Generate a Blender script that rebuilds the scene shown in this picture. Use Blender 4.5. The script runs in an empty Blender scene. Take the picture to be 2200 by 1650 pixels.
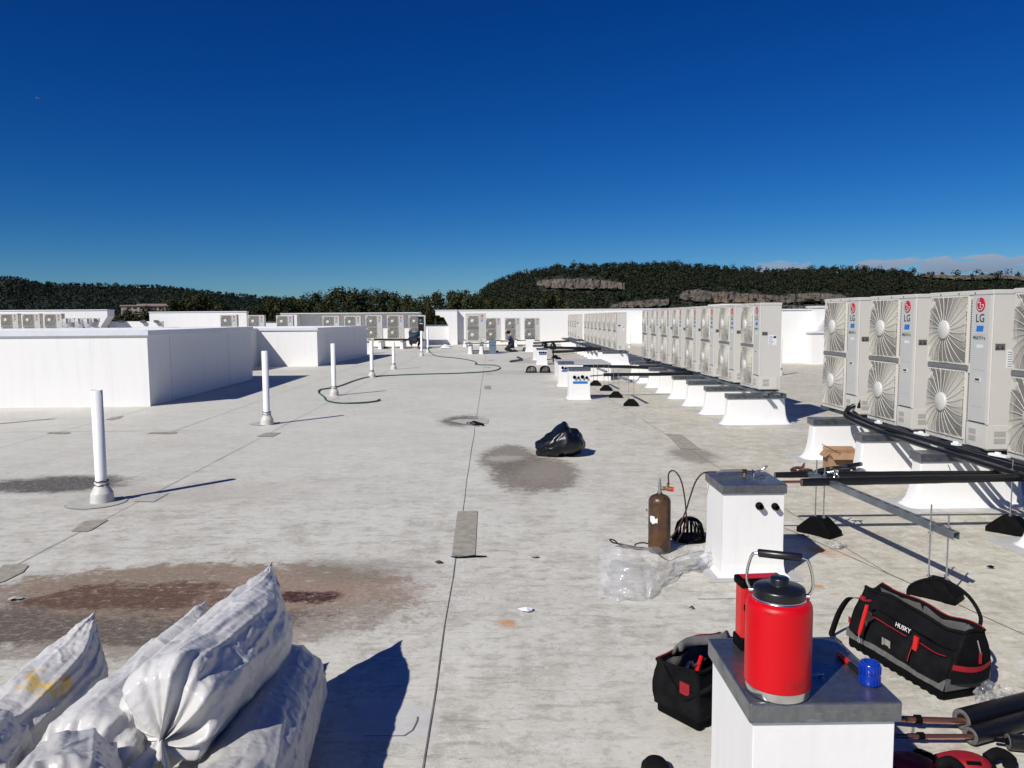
import bpy, bmesh, math, random
from math import sin, cos, pi, radians, sqrt, atan2
from mathutils import Vector, Matrix, noise as mn
random.seed(7)
SC = bpy.context.scene
COL = SC.collection
# ---------------------------------------------------------------- camera
EYE = Vector((0, 0, 1.70)); FPX = 1640.0
PITCH, YAW, ROLL = radians(4.95), radians(0.70), 0.0070
_f = Vector((sin(YAW)*cos(PITCH), cos(YAW)*cos(PITCH), -sin(PITCH)))
_r0 = Vector((cos(YAW), -sin(YAW), 0)); _u0 = _r0.cross(_f)
_r = _r0*cos(ROLL) - _u0*sin(ROLL); _u = _u0*cos(ROLL) + _r0*sin(ROLL)
cd = bpy.data.cameras.new('camera'); cam = bpy.data.objects.new('camera', cd); COL.objects.link(cam)
cam.matrix_world = Matrix(((_r.x, _u.x, -_f.x, EYE.x), (_r.y, _u.y, -_f.y, EYE.y), (_r.z, _u.z, -_f.z, EYE.z), (0, 0, 0, 1)))
cd.sensor_width = 36; cd.lens = 36*FPX/2200; cd.clip_start = 0.05; cd.clip_end = 30000
SC.camera = cam
SC.render.resolution_x = 1024; SC.render.resolution_y = 768
# ---------------------------------------------------------------- world, sun, exposure
SUN_DIR = Vector((-0.67, -0.74, 0.815)).normalized()          # towards the sun
SUN_EL = math.asin(SUN_DIR.z); SUN_AZ = atan2(SUN_DIR.x, SUN_DIR.y)
W = bpy.data.worlds.new('World'); SC.world = W; W.use_nodes = True
wt = W.node_tree; wt.nodes.clear()
def wn(t, **k):
    n = wt.nodes.new(t)
    for a, b in k.items(): setattr(n, a, b)
    return n
sky = wn('ShaderNodeTexSky'); sky.sky_type = 'NISHITA'; sky.sun_disc = False
sky.sun_elevation = SUN_EL; sky.sun_rotation = SUN_AZ
sky.altitude = 200; sky.air_density = 0.9; sky.dust_density = 0.0; sky.ozone_density = 3.0
hs = wn('ShaderNodeHueSaturation'); hs.inputs['Saturation'].default_value = 1.32; hs.inputs['Value'].default_value = 1.0
bg = wn('ShaderNodeBackground'); bg.inputs['Strength'].default_value = 0.075
wo = wn('ShaderNodeOutputWorld')
wt.links.new(sky.outputs[0], hs.inputs['Color'])
# deep, polarised blue of the clear day: contrast curve on the sky's own colours
vm = wn('ShaderNodeVectorMath', operation='MULTIPLY'); wt.links.new(hs.outputs[0], vm.inputs[0]); vm.inputs[1].default_value = (.2, .2, .2)
_sp = wn('ShaderNodeSeparateXYZ'); wt.links.new(vm.outputs[0], _sp.inputs[0]); vk = wn('ShaderNodeCombineXYZ')
for _i, (_e, _k) in enumerate(((1.6, 1.5), (1.27, 2.5), (1.1, 4.0))):
    _a = wn('ShaderNodeMath', operation='POWER'); wt.links.new(_sp.outputs[_i], _a.inputs[0]); _a.inputs[1].default_value = _e
    _b = wn('ShaderNodeMath', operation='MULTIPLY'); wt.links.new(_a.outputs[0], _b.inputs[0]); _b.inputs[1].default_value = _k
    wt.links.new(_b.outputs[0], vk.inputs[_i])
# low clouds far behind the right-hand hill (in direction space)
tc = wn('ShaderNodeTexCoord'); sx = wn('ShaderNodeSeparateXYZ'); wt.links.new(tc.outputs['Generated'], sx.inputs[0])
def wm(op, a, b=None, c=None):
    n = wn('ShaderNodeMath', operation=op)
    for i, v in enumerate((a, b, c)):
        if v is None: continue
        if isinstance(v, (int, float)): n.inputs[i].default_value = v
        else: wt.links.new(v, n.inputs[i])
    return n.outputs[0]
az = wm('ARCTAN2', sx.outputs[0], sx.outputs[1])
el = wm('ARCSINE', sx.outputs[2])
cv = wn('ShaderNodeCombineXYZ'); wt.links.new(wm('MULTIPLY', az, 24.0), cv.inputs[0]); wt.links.new(wm('MULTIPLY', el, 95.0), cv.inputs[1])
cn = wn('ShaderNodeTexNoise'); cn.inputs['Scale'].default_value = 1.3; cn.inputs['Detail'].default_value = 7; cn.inputs['Roughness'].default_value = .58
wt.links.new(cv.outputs[0], cn.inputs['Vector'])
def wsm(v, a, b, lo=0., hi=1.):
    n = wn('ShaderNodeMapRange', interpolation_type='SMOOTHSTEP')
    wt.links.new(v, n.inputs[0]); n.inputs[1].default_value = a; n.inputs[2].default_value = b; n.inputs[3].default_value = lo; n.inputs[4].default_value = hi
    return n.outputs[0]
PXA = lambda px: YAW + math.atan((px-1100)/FPX)
low = wsm(el, .076, .061)                       # fades out upwards
side = wsm(az, PXA(1540), PXA(1640))
gap = wm('SUBTRACT', 1.0, wm('MULTIPLY', wsm(az, PXA(1730), PXA(1765)), wsm(az, PXA(1850), PXA(1800))))
gap = wm('MAXIMUM', gap, .55)
cm = wm('MULTIPLY', wm('MULTIPLY', low, side), gap)
cmask = wsm(wm('ADD', cn.outputs['Fac'], wm('MULTIPLY', wm('SUBTRACT', cm, 1.0), .55)), .34, .50)
cmask = wm('MULTIPLY', cmask, .85)
ccol = wn('ShaderNodeValToRGB'); ccol.color_ramp.elements[0].position = .045; ccol.color_ramp.elements[0].color = (2.5, 3.2, 4.5, 1)
ccol.color_ramp.elements[1].position = .072; ccol.color_ramp.elements[1].color = (5.0, 5.6, 6.8, 1)
wt.links.new(el, ccol.inputs[0])
cmx = wn('ShaderNodeMix', data_type='RGBA')
wt.links.new(cmask, cmx.inputs['Factor']); wt.links.new(vk.outputs[0], cmx.inputs['A']); wt.links.new(ccol.outputs[0], cmx.inputs['B'])
wt.links.new(cmx.outputs['Result'], bg.inputs['Color']); wt.links.new(bg.outputs[0], wo.inputs[0])
sl = bpy.data.lights.new('sun', 'SUN'); sl.energy = 4.8; sl.angle = radians(.5); sl.color = (1, .955, .89)
so = bpy.data.objects.new('sun', sl); COL.objects.link(so)
so.rotation_euler = SUN_DIR.to_track_quat('Z', 'Y').to_euler(); so.location = (-20, -20, 30)
SC.view_settings.view_transform = 'Standard'; SC.view_settings.look = 'None'
SC.view_settings.exposure = 0.0; SC.view_settings.gamma = 1.0; SC.view_settings.use_curve_mapping = False
# ---------------------------------------------------------------- picture <-> world helpers
def ray(px, py): return (_f*FPX + _r*(px-1100) + _u*(825-py)).normalized()
def G(px, py, z=0.0):
    d = ray(px, py); return EYE + d*((z-EYE.z)/d.z)
def PY(px, py, Y):
    d = ray(px, py); return EYE + d*(Y/d.y)
def PD(px, py, D):
    d = ray(px, py); return EYE + d*(D/math.hypot(d.x, d.y))
def XY(px, Y):                                   # X of a picture column at depth Y
    return PY(px, 683, Y).x
# ---------------------------------------------------------------- material helpers
MATS = {}
def nodes(name):
    m = bpy.data.materials.new(name); m.use_nodes = True
    t = m.node_tree; b = t.nodes['Principled BSDF']
    MATS[name] = m
    return m, t, b
def N(t, ty, ins=None, **k):
    n = t.nodes.new(ty)
    for a, b in k.items(): setattr(n, a, b)
    if ins:
        for a, v in ins.items():
            if hasattr(v, 'is_linked') or isinstance(v, bpy.types.NodeSocket): t.links.new(v, n.inputs[a])
            else: n.inputs[a].default_value = v
    return n
def M_(t, op, a, b=0.0, c=None):
    n = t.nodes.new('ShaderNodeMath'); n.operation = op
    for i, v in enumerate((a, b, c)):
        if v is None: continue
        if isinstance(v, (int, float)): n.inputs[i].default_value = v
        else: t.links.new(v, n.inputs[i])
    return n.outputs[0]
def SM(t, v, a, b, lo=0., hi=1.):
    n = t.nodes.new('ShaderNodeMapRange'); n.interpolation_type = 'SMOOTHSTEP'
    t.links.new(v, n.inputs[0])
    for i, q in enumerate((a, b, lo, hi)): n.inputs[i+1].default_value = q
    return n.outputs[0]
def MIX(t, f, a, b):
    n = t.nodes.new('ShaderNodeMix'); n.data_type = 'RGBA'
    for s, v in (('Factor', f), ('A', a), ('B', b)):
        if isinstance(v, bpy.types.NodeSocket): t.links.new(v, n.inputs[s])
        elif isinstance(v, (int, float)): n.inputs[s].default_value = v
        else: n.inputs[s].default_value = (*v, 1) if len(v) == 3 else v
    return n.outputs['Result']
def NZ(t, vec, scale, detail=4, rough=.55, out='Fac', dist=0.):
    n = t.nodes.new('ShaderNodeTexNoise'); n.inputs['Scale'].default_value = scale
    n.inputs['Detail'].default_value = detail; n.inputs['Roughness'].default_value = rough; n.inputs['Distortion'].default_value = dist
    if vec is not None: t.links.new(vec, n.inputs['Vector'])
    return n.outputs[out]
def MP(t, vec, scale=(1, 1, 1), loc=(0, 0, 0), rot=(0, 0, 0)):
    n = t.nodes.new('ShaderNodeMapping'); t.links.new(vec, n.inputs[0])
    n.inputs['Scale'].default_value = scale; n.inputs['Location'].default_value = loc; n.inputs['Rotation'].default_value = rot
    return n.outputs[0]
def BUMP(t, b, h, st=.3, dist=.01):
    n = t.nodes.new('ShaderNodeBump'); t.links.new(h, n.inputs['Height']); n.inputs['Strength'].default_value = st
    n.inputs['Distance'].default_value = dist; t.links.new(n.outputs[0], b.inputs['Normal'])
def mat(name, col, rough=.5, metal=0., var=.12, scale=6., bump=0., bscale=60., spec=.5, coords='Object', **extra):
    """plain surface with a little procedural variation of colour, gloss and relief"""
    if name in MATS: return MATS[name]
    m, t, b = nodes(name)
    tcn = t.nodes.new('ShaderNodeTexCoord').outputs[coords]
    n1 = NZ(t, tcn, scale, 5)
    f = SM(t, n1, .3, .7)
    c2 = tuple(max(0, c*(1-var)) for c in col)
    t.links.new(MIX(t, f, col, c2), b.inputs['Base Color'])
    t.links.new(SM(t, n1, .25, .75, max(.02, rough*.85), min(1, rough*1.15)), b.inputs['Roughness'])
    b.inputs['Metallic'].default_value = metal; b.inputs['Specular IOR Level'].default_value = spec
    if bump: BUMP(t, b, NZ(t, tcn, bscale, 4), bump, .004)
    for k, v in extra.items(): b.inputs[k.replace('_', ' ')].default_value = v
    return m
# ---------------------------------------------------------------- mesh builder
def frame_from(d):
    d = d.normalized(); a = Vector((0, 0, 1)) if abs(d.z) < .9 else Vector((1, 0, 0))
    x = d.cross(a).normalized(); return x, x.cross(d).normalized()
class MB:
    def __init__(s): s.v = []; s.f = []; s.m = []; s.sm = []; s.cur = 0; s.T = None
    def add(s, vs, fs, smooth=False):
        o = len(s.v)
        for p in vs:
            p = Vector(p); s.v.append(s.T @ p if s.T else p)
        for f in fs: s.f.append([o+i for i in f]); s.m.append(s.cur); s.sm.append(smooth)
        return s
    def box(s, c, sz, R=None, taper=1.):
        x, y, z = sz[0]/2, sz[1]/2, sz[2]/2; vs = []
        for k in (-1, 1):
            q = taper if k > 0 else 1
            for i, j in ((-1, -1), (1, -1), (1, 1), (-1, 1)):
                p = Vector((i*x*q, j*y*q, k*z)); p = R @ p if R else p
                vs.append(Vector(c)+p)
        return s.add(vs, [(3, 2, 1, 0), (4, 5, 6, 7), (0, 1, 5, 4), (1, 2, 6, 5), (2, 3, 7, 6), (3, 0, 4, 7)])
    def b2(s, a, b):
        a, b = Vector(a), Vector(b); return s.box((a+b)/2, (abs(b.x-a.x), abs(b.y-a.y), abs(b.z-a.z)))
    def tube(s, pts, r, n=10, cap=True, smooth=True):
        pts = [Vector(p) for p in pts]; rs = r if isinstance(r, (list, tuple)) else [r]*len(pts)
        vs = []; x = None
        for i, p in enumerate(pts):
            d = (pts[min(i+1, len(pts)-1)]-pts[max(i-1, 0)])
            if d.length < 1e-9: d = Vector((0, 0, 1))
            d.normalize()
            if x is None: x, y = frame_from(d)
            else:
                x = (x - d*x.dot(d)); x = x.normalized() if x.length > 1e-6 else frame_from(d)[0]
                y = x.cross(d).normalized()
            for k in range(n):
                a = 2*pi*k/n; vs.append(p + x*cos(a)*rs[i] + y*sin(a)*rs[i])
        fs = [(i*n+k, i*n+(k+1) % n, (i+1)*n+(k+1) % n, (i+1)*n+k) for i in range(len(pts)-1) for k in range(n)]
        s.add(vs, fs, smooth)
        if cap:
            s.add(vs[:n], [tuple(range(n))]); s.add(vs[-n:], [tuple(range(n-1, -1, -1))])
        return s
    def lathe(s, prof, c=(0, 0, 0), n=32, smooth=True, R=None):
        vs = []; c = Vector(c)
        for r, z in prof:
            for k in range(n):
                a = 2*pi*k/n; p = Vector((r*cos(a), r*sin(a), z)); p = R @ p if R else p; vs.append(c+p)
        L = len(prof)
        fs = [(i*n+k, i*n+(k+1) % n, (i+1)*n+(k+1) % n, (i+1)*n+k) for i in range(L-1) for k in range(n)]
        s.add(vs, fs, smooth)
        if prof[0][0] > 1e-5: s.add(vs[:n], [tuple(range(n-1, -1, -1))])
        if prof[-1][0] > 1e-5: s.add(vs[-n:], [tuple(range(n))])
        return s
    def prism(s, poly, d, smooth=False):
        """poly: list of 3-D points (planar), extruded by vector d"""
        n = len(poly); d = Vector(d); P = [Vector(p) for p in poly]
        vs = P + [p+d for p in P]
        fs = [tuple(range(n-1, -1, -1)), tuple(range(n, 2*n))] + [(i, (i+1) % n, n+(i+1) % n, n+i) for i in range(n)]
        return s.add(vs, fs, smooth)
    def quad(s, a, b, c, d): return s.add([a, b, c, d], [(0, 1, 2, 3)])
    def build(s, name, mats, parent=None, loc=None, rz=None, bevel=0., seg=2):
        me = bpy.data.meshes.new(name); me.from_pydata([tuple(v) for v in s.v], [], s.f)
        for m in (mats if isinstance(mats, (list, tuple)) else [mats]): me.materials.append(m)
        me.polygons.foreach_set('material_index', s.m); me.polygons.foreach_set('use_smooth', s.sm)
        me.validate(); me.update()
        bm = bmesh.new(); bm.from_mesh(me); bmesh.ops.recalc_face_normals(bm, faces=bm.faces); bm.to_mesh(me); bm.free()
        o = bpy.data.objects.new(name, me); COL.objects.link(o)
        if parent: o.parent = parent
        if loc is not None: o.location = loc
        if rz is not None: o.rotation_euler = (0, 0, rz)
        if bevel:
            bv = o.modifiers.new('bevel', 'BEVEL'); bv.width = bevel; bv.segments = seg; bv.limit_method = 'ANGLE'; bv.angle_limit = radians(40)
        return o
def tag(o, label=None, cat=None, group=None, kind=None):
    if label: o['label'] = label
    if cat: o['category'] = cat
    if group: o['group'] = group
    if kind: o['kind'] = kind
    return o
def empty(name, loc, rz=0., label=None, cat=None, group=None):
    o = bpy.data.objects.new(name, None); COL.objects.link(o); o.location = loc; o.rotation_euler = (0, 0, rz)
    o.empty_display_size = .1
    return tag(o, label, cat, group)
def copy_tree(o, parent=None):
    c = o.copy(); COL.objects.link(c)
    if parent: c.parent = parent
    for ch in list(o.children): copy_tree(ch, c)
    return c
def wave(pts, n):
    """smooth curve through points (Catmull-Rom)"""
    P = [Vector(p) for p in pts]; P = [P[0]*2-P[1]] + P + [P[-1]*2-P[-2]]; out = []
    for i in range(1, len(P)-2):
        for k in range(n):
            u = k/n; a, b, c, d = P[i-1:i+3]
            out.append(.5*((2*b)+(-a+c)*u+(2*a-5*b+4*c-d)*u*u+(-a+3*b-3*c+d)*u**3))
    return out+[P[-2]]
def text(name, body, size, mt, parent, M, ext=.0008, font=None):
    cu = bpy.data.curves.new(name, 'FONT'); cu.body = body; cu.size = size; cu.extrude = ext; cu.align_x = 'CENTER'; cu.align_y = 'CENTER'
    cu.resolution_u = 3; cu.materials.append(mt)
    tmp = bpy.data.objects.new(name, cu); COL.objects.link(tmp)
    dg = bpy.context.evaluated_depsgraph_get(); me = bpy.data.meshes.new_from_object(tmp.evaluated_get(dg))
    bpy.data.objects.remove(tmp)
    o = bpy.data.objects.new(name, me); COL.objects.link(o)
    if parent: o.parent = parent
    o.matrix_local = M
    return o
# ---------------------------------------------------------------- materials
def make_roof_mat():
    m, t, b = nodes('roof_membrane')
    P = t.nodes.new('ShaderNodeTexCoord').outputs['Object']
    big = NZ(t, P, .35, 5, .6); mid = NZ(t, P, 2.2, 6, .65); fine = NZ(t, P, 26., 6, .7)
    streak = NZ(t, MP(t, P, (1.1, 5., 1), rot=(0, 0, .08)), 3.2, 6, .7, dist=.6)
    sp = t.nodes.new('ShaderNodeSeparateXYZ'); t.links.new(P, sp.inputs[0])
    warm = SM(t, sp.outputs[0], .2, 3.2); near = SM(t, sp.outputs[1], 11., 3.)
    col = MIX(t, M_(t, 'MULTIPLY', warm, .75), (.63, .62, .545), (.56, .52, .40))
    ruf = M_(t, 'MINIMUM', M_(t, 'ADD', M_(t, 'MAXIMUM', warm, near), .30), 1.)
    col = MIX(t, M_(t, 'MULTIPLY', SM(t, big, .35, .7), .30), col, (.42, .39, .33))
    col = MIX(t, M_(t, 'MULTIPLY', M_(t, 'MULTIPLY', SM(t, mid, .47, .66), .50), ruf), col, (.37, .35, .285))
    col = MIX(t, M_(t, 'MULTIPLY', M_(t, 'MULTIPLY', SM(t, streak, .52, .64), .52), ruf), col, (.31, .28, .23))
    col = MIX(t, M_(t, 'MULTIPLY', SM(t, mid, .5, .28), .55), col, (.67, .665, .60))
    blot = NZ(t, P, 8.5, 8, .72)
    col = MIX(t, M_(t, 'MULTIPLY', M_(t, 'MULTIPLY', SM(t, blot, .53, .60), .38), ruf), col, (.31, .28, .235)); col = MIX(t, M_(t, 'MULTIPLY', SM(t, blot, .46, .40), .55), col, (.69, .68, .62))
    # fine scuffs, denser close to the work area
    sc = M_(t, 'MULTIPLY', SM(t, fine, .60, .72), M_(t, 'MULTIPLY', SM(t, mid, .42, .62), M_(t, 'ADD', M_(t, 'MULTIPLY', near, .5), .35)))
    col = MIX(t, M_(t, 'MULTIPLY', sc, .75), col, (.20, .17, .13))
    blo2 = NZ(t, MP(t, P, (1, 1.7, 1)), 24., 8, .74)
    col = MIX(t, M_(t, 'MULTIPLY', M_(t, 'MULTIPLY', SM(t, blo2, .55, .62), .34), ruf), col, (.30, .275, .225)); col = MIX(t, M_(t, 'MULTIPLY', SM(t, blo2, .45, .40), .4), col, (.70, .69, .63))
    # grit, burn specks and short scratches
    for sc_, th, am, cc in ((26., .13, .9, (.09, .075, .055)), (11., .075, .9, (.12, .09, .06)), (60., .20, .6, (.16, .13, .10))):
        vor = t.nodes.new('ShaderNodeTexVoronoi'); vor.inputs['Scale'].default_value = sc_; vor.inputs['Randomness'].default_value = 1.
        t.links.new(MP(t, P, (1, 1.9, 1), rot=(0, 0, .5*sc_)), vor.inputs['Vector'])
        sel = SM(t, NZ(t, P, 1.1+sc_*.01, 4), .46, .60)
        col = MIX(t, M_(t, 'MULTIPLY', M_(t, 'MULTIPLY', SM(t, vor.outputs['Distance'], th, th*.5), sel), M_(t, 'MULTIPLY', M_(t, 'ADD', M_(t, 'MULTIPLY', near, .7), .3), am)), col, cc)
    ws = NZ(t, MP(t, P, (2.2, 5, 1)), 4.5, 3, .5, dist=2.5)
    scr = M_(t, 'MULTIPLY', SM(t, M_(t, 'ABSOLUTE', M_(t, 'SUBTRACT', ws, .5)), .010, .002), SM(t, NZ(t, P, 2.4, 4), .54, .62))
    col = MIX(t, M_(t, 'MULTIPLY', scr, .45), col, (.18, .15, .11))
    # membrane lap lines parallel to the building, soft
    grit = NZ(t, MP(t, P, (1, 1.8, 1)), 21., 8, .75)
    def stain(cx, cy, rx, ry, ang, c, amt, edge=.35, nz=.9, ns=1.6, det=8):
        nonlocal col
        q = MP(t, MP(t, P, loc=(-cx, -cy, 0)), (1/rx, 1/ry, 0), rot=(0, 0, ang))
        ln = t.nodes.new('ShaderNodeVectorMath'); ln.operation = 'LENGTH'; t.links.new(q, ln.inputs[0])
        nn = NZ(t, MP(t, P, loc=(cx*3.1, cy*1.7, 0)), ns, det, .68)
        v = M_(t, 'ADD', M_(t, 'ADD', ln.outputs['Value'], M_(t, 'MULTIPLY', M_(t, 'SUBTRACT', nn, .5), nz*1.7)), M_(t, 'MULTIPLY', M_(t, 'SUBTRACT', blot, .5), 1.3))
        msk = M_(t, 'MULTIPLY', M_(t, 'MULTIPLY', SM(t, v, 1+edge/2, 1-edge/2), amt), SM(t, grit, .64, .46, .55, 1.))
        col = MIX(t, msk, col, c); return msk
    def S(px, py, wpx, hpx, ang, c, amt, **k):
        a = G(px, py); rx = abs(G(px+wpx/2, py).x-G(px-wpx/2, py).x)/2; ry = abs(G(px, py-hpx/2).y-G(px, py+hpx/2).y)/2
        return stain(a.x, a.y, rx, ry, ang, c, amt, **k)
    # dried puddle of red mud behind the rolls
    S(380, 1300, 980, 190, .05, (.27, .225, .175), .85, edge=.18, nz=.35)
    S(300, 1325, 760, 110, .05, (.13, .105, .08), 1., edge=.3, nz=.7, ns=1.2)
    S(420, 1262, 820, 110, .04, (.27, .205, .145), .95, edge=.3, nz=.8, ns=3.5)
    S(330, 1280, 520, 60, .03, (.115, .062, .038), .95, edge=.4, nz=1.1, ns=2.6)
    S(680, 1262, 420, 90, .0, (.34, .25, .19), .7, edge=.7, nz=1.5, ns=6)
    S(650, 1283, 150, 26, .0, (.06, .02, .013), 1., edge=.6, nz=1.3, ns=7)
    S(760, 1225, 260, 50, .0, (.22, .19, .15), .6, edge=.9, nz=1.5, ns=5)
    # flakes of clean membrane inside it
    fl = M_(t, 'MULTIPLY', SM(t, NZ(t, MP(t, P, (1, 2.2, 1)), 9., 8, .75), .57, .63), SM(t, NZ(t, P, 1.3, 3), .42, .6))
    q = MP(t, MP(t, P, loc=tuple(-x for x in G(420, 1285))), (1/2.0, 1/.62, 0)); ln = t.nodes.new('ShaderNodeVectorMath'); ln.operation = 'LENGTH'; t.links.new(q, ln.inputs[0])
    col = MIX(t, M_(t, 'MULTIPLY', M_(t, 'MULTIPLY', fl, SM(t, ln.outputs['Value'], 1.1, .8)), .8), col, (.58, .54, .49))
    em = SM(t, M_(t, 'ADD', ln.outputs['Value'], M_(t, 'MULTIPLY', M_(t, 'SUBTRACT', blot, .5), 1.2)), .98, .80)
    crust = NZ(t, MP(t, P, (1, 1.6, 1)), 13., 10, .80); cr2 = NZ(t, MP(t, P, (1, 1.6, 1), loc=(7, 3, 0)), 30., 8, .8)
    col = MIX(t, M_(t, 'MULTIPLY', M_(t, 'MULTIPLY', SM(t, crust, .55, .59), em), .62), col, (.40, .31, .255))
    col = MIX(t, M_(t, 'MULTIPLY', M_(t, 'MULTIPLY', SM(t, cr2, .55, .60), em), .70), col, (.085, .058, .042))
    # grey puddle mark near the rubbish bag
    S(1095, 985, 130, 60, .2, (.19, .16, .125), .9, edge=.4, nz=.5)
    S(1150, 1015, 190, 75, -.4, (.18, .15, .115), .9, edge=.4, nz=.45)
    S(1170, 1010, 110, 40, .0, (.30, .27, .22), .6, edge=.8, nz=1.4, ns=7)
    S(1085, 985, 80, 12, .0, (.56, .53, .48), .5, edge=.9, nz=1.6, ns=9)
    S(992, 904, 84, 22, .1, (.11, .095, .075), .95, edge=.8, nz=1.2, ns=6)
    S(120, 1040, 330, 36, .0, (.09, .08, .068), 1., edge=.6, nz=.9)
    S(380, 1062, 520, 40, .0, (.42, .38, .32), .45, edge=.9, nz=1.2)
    S(1490, 978, 90, 34, .1, (.22, .185, .15), .8, edge=.8, nz=1.1, ns=3)
    S(1560, 885, 150, 16, .0, (.33, .28, .22), .6, edge=.9, nz=1.1)
    S(1140, 775, 90, 10, 0, (.33, .30, .26), .55, edge=.9)
    S(1110, 800, 180, 9, 0, (.35, .33, .28), .45, edge=.9)
    S(1250, 760+25, 120, 8, 0, (.30, .26, .2), .5, edge=.9)
    # rust and glue
    for a in ((1090, 1340, 34, 18, .8), (1757, 1182, 40, 16, .8), (1757, 1259, 26, 6, 1.), (1793, 1276, 18, 5, .6), (1800, 1190, 60, 20, .25)):
        S(a[0], a[1], a[2], a[3], 0, (.55, .24, .06), a[4], edge=1., nz=1.4, ns=14)
    # cleaned, paler area
    S(850, 1548, 190, 90, 0, (.56, .56, .55), .8, edge=.35, nz=.1)
    S(1450, 1510, 260, 150, 0, (.52, .49, .43), .35, edge=.9)
    t.links.new(col, b.inputs['Base Color']); b.inputs['Roughness'].default_value = .62; b.inputs['Specular IOR Level'].default_value = .25
    BUMP(t, b, M_(t, 'ADD', M_(t, 'MULTIPLY', NZ(t, P, 6, 6, .65), .8), M_(t, 'MULTIPLY', fine, .25)), .35, .012)
    return m
def make_white(name, c=(.77, .765, .745), dirt=(.54, .54, .53), amt=.34, sc=1.):
    m, t, b = nodes(name)
    P = t.nodes.new('ShaderNodeTexCoord').outputs['Object']
    st = NZ(t, MP(t, P, (3.5*sc, 3.5*sc, .18*sc)), 2.6, 6, .65)
    bl = NZ(t, P, 1.2*sc, 4)
    f = M_(t, 'MULTIPLY', M_(t, 'MULTIPLY', SM(t, st, .45, .8), SM(t, bl, .3, .65)), amt)
    col = MIX(t, f, c, dirt)
    t.links.new(col, b.inputs['Base Color']); b.inputs['Roughness'].default_value = .5
    BUMP(t, b, NZ(t, P, 2.5*sc, 5), .25, .02)
    return m
def make_galv():
    m, t, b = nodes('galvanised_steel')
    P = t.nodes.new('ShaderNodeTexCoord').outputs['Object']
    v = t.nodes.new('ShaderNodeTexVoronoi'); v.inputs['Scale'].default_value = 55; t.links.new(P, v.inputs['Vector'])
    n1 = NZ(t, P, 7, 6, .6); sc = NZ(t, MP(t, P, (6, 90, 40)), 1.5, 5)
    col = MIX(t, v.outputs['Color'], (.20, .215, .23), (.28, .295, .31)); col = MIX(t, SM(t, n1, .5, .72), col, (.14, .155, .17))
    t.links.new(MIX(t, M_(t, 'MULTIPLY', SM(t, sc, .62, .7), .4), col, (.52, .53, .53)), b.inputs['Base Color'])
    b.inputs['Metallic'].default_value = .85
    t.links.new(SM(t, n1, .3, .7, .22, .42), b.inputs['Roughness'])
    BUMP(t, b, n1, .15, .01)
    return m
def make_plastic(name, yellow=False, tone=.61):
    m, t, b = nodes(name)
    P = t.nodes.new('ShaderNodeTexCoord').outputs['Object']
    n1 = NZ(t, P, 3.5, 5)
    col = MIX(t, SM(t, n1, .35, .7), (tone, tone*.985, tone*.95), (tone*.88, tone*.875, tone*.85))
    col = MIX(t, M_(t, 'MULTIPLY', SM(t, NZ(t, MP(t, P, (1, 4, 1)), 6, 7, .75), .62, .72), .45), col, (.45, .42, .38))
    if yellow:
        ym = SM(t, NZ(t, MP(t, P, (1, 1.2, 1), loc=(3.1, .3, 1.4)), 4.2, 3), .60, .68)
        col = MIX(t, M_(t, 'MULTIPLY', ym, .85), col, (.72, .46, .03))
    t.links.new(col, b.inputs['Base Color']); b.inputs['Roughness'].default_value = .33; b.inputs['Specular IOR Level'].default_value = .55
    w = t.nodes.new('ShaderNodeTexVoronoi'); w.feature = 'DISTANCE_TO_EDGE'; w.inputs['Scale'].default_value = 17
    t.links.new(MIX(t, .12, P, NZ(t, P, 7, 4, out='Color')), w.inputs['Vector'])
    h = M_(t, 'ADD', M_(t, 'MULTIPLY', SM(t, w.outputs['Distance'], 0., .30), .6), M_(t, 'MULTIPLY', NZ(t, P, 34, 4, dist=1.2), .35))
    BUMP(t, b, h, .20, .012)
    return m
def make_foliage(name, a, b_, c, hue=None):
    m, t, b = nodes(name)
    tcd = t.nodes.new('ShaderNodeTexCoord'); P = tcd.outputs['Object']
    g = t.nodes.new('ShaderNodeNewGeometry')
    rnd = g.outputs['Random Per Island']
    n1 = SM(t, NZ(t, P, .035 if 'hill' in name else .25, 3), .4, .62)
    col = MIX(t, rnd, a, b_); col = MIX(t, n1, col, c)
    oi = t.nodes.new('ShaderNodeObjectInfo')
    col = MIX(t, M_(t, 'MULTIPLY', oi.outputs['Random'], .5), col, tuple(x*.6 for x in c))
    t.links.new(col, b.inputs['Base Color']); b.inputs['Roughness'].default_value = .7; b.inputs['Specular IOR Level'].default_value = .2
    return m
def make_rock():
    m, t, b = nodes('quarry_rock')
    P = t.nodes.new('ShaderNodeTexCoord').outputs['Object']
    n1 = NZ(t, MP(t, P, (1, 1, .35)), .05, 8, .7); n2 = NZ(t, MP(t, P, (1, 1, .25)), .16, 6, .7)
    col = MIX(t, SM(t, n1, .35, .65), (.175, .138, .10), (.10, .093, .078)); col = MIX(t, SM(t, n2, .50, .60), col, (.03, .032, .022))
    col = MIX(t, SM(t, NZ(t, P, .02, 3), .5, .7), col, (.20, .145, .10))
    t.links.new(col, b.inputs['Base Color']); b.inputs['Roughness'].default_value = .9
    BUMP(t, b, n2, 1., 4.)
    return m
roof_m = make_roof_mat()
white_m = make_white('white_membrane'); curb_m = make_white('white_curb_membrane', (.78, .775, .755), (.60, .60, .57), .4, 2.)
coping_m = mat('white_coping', (.66, .68, .71), .35, .0, .08)
galv_m = make_galv()
steel_m = mat('zinc_strut', (.33, .36, .39), .38, .85, .25, 9)
darksteel_m = mat('dark_rail_steel', (.10, .12, .14), .42, .7, .3, 9)
rod_m = mat('threaded_rod_zinc', (.62, .64, .66), .28, .95, .2, 40)
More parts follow.
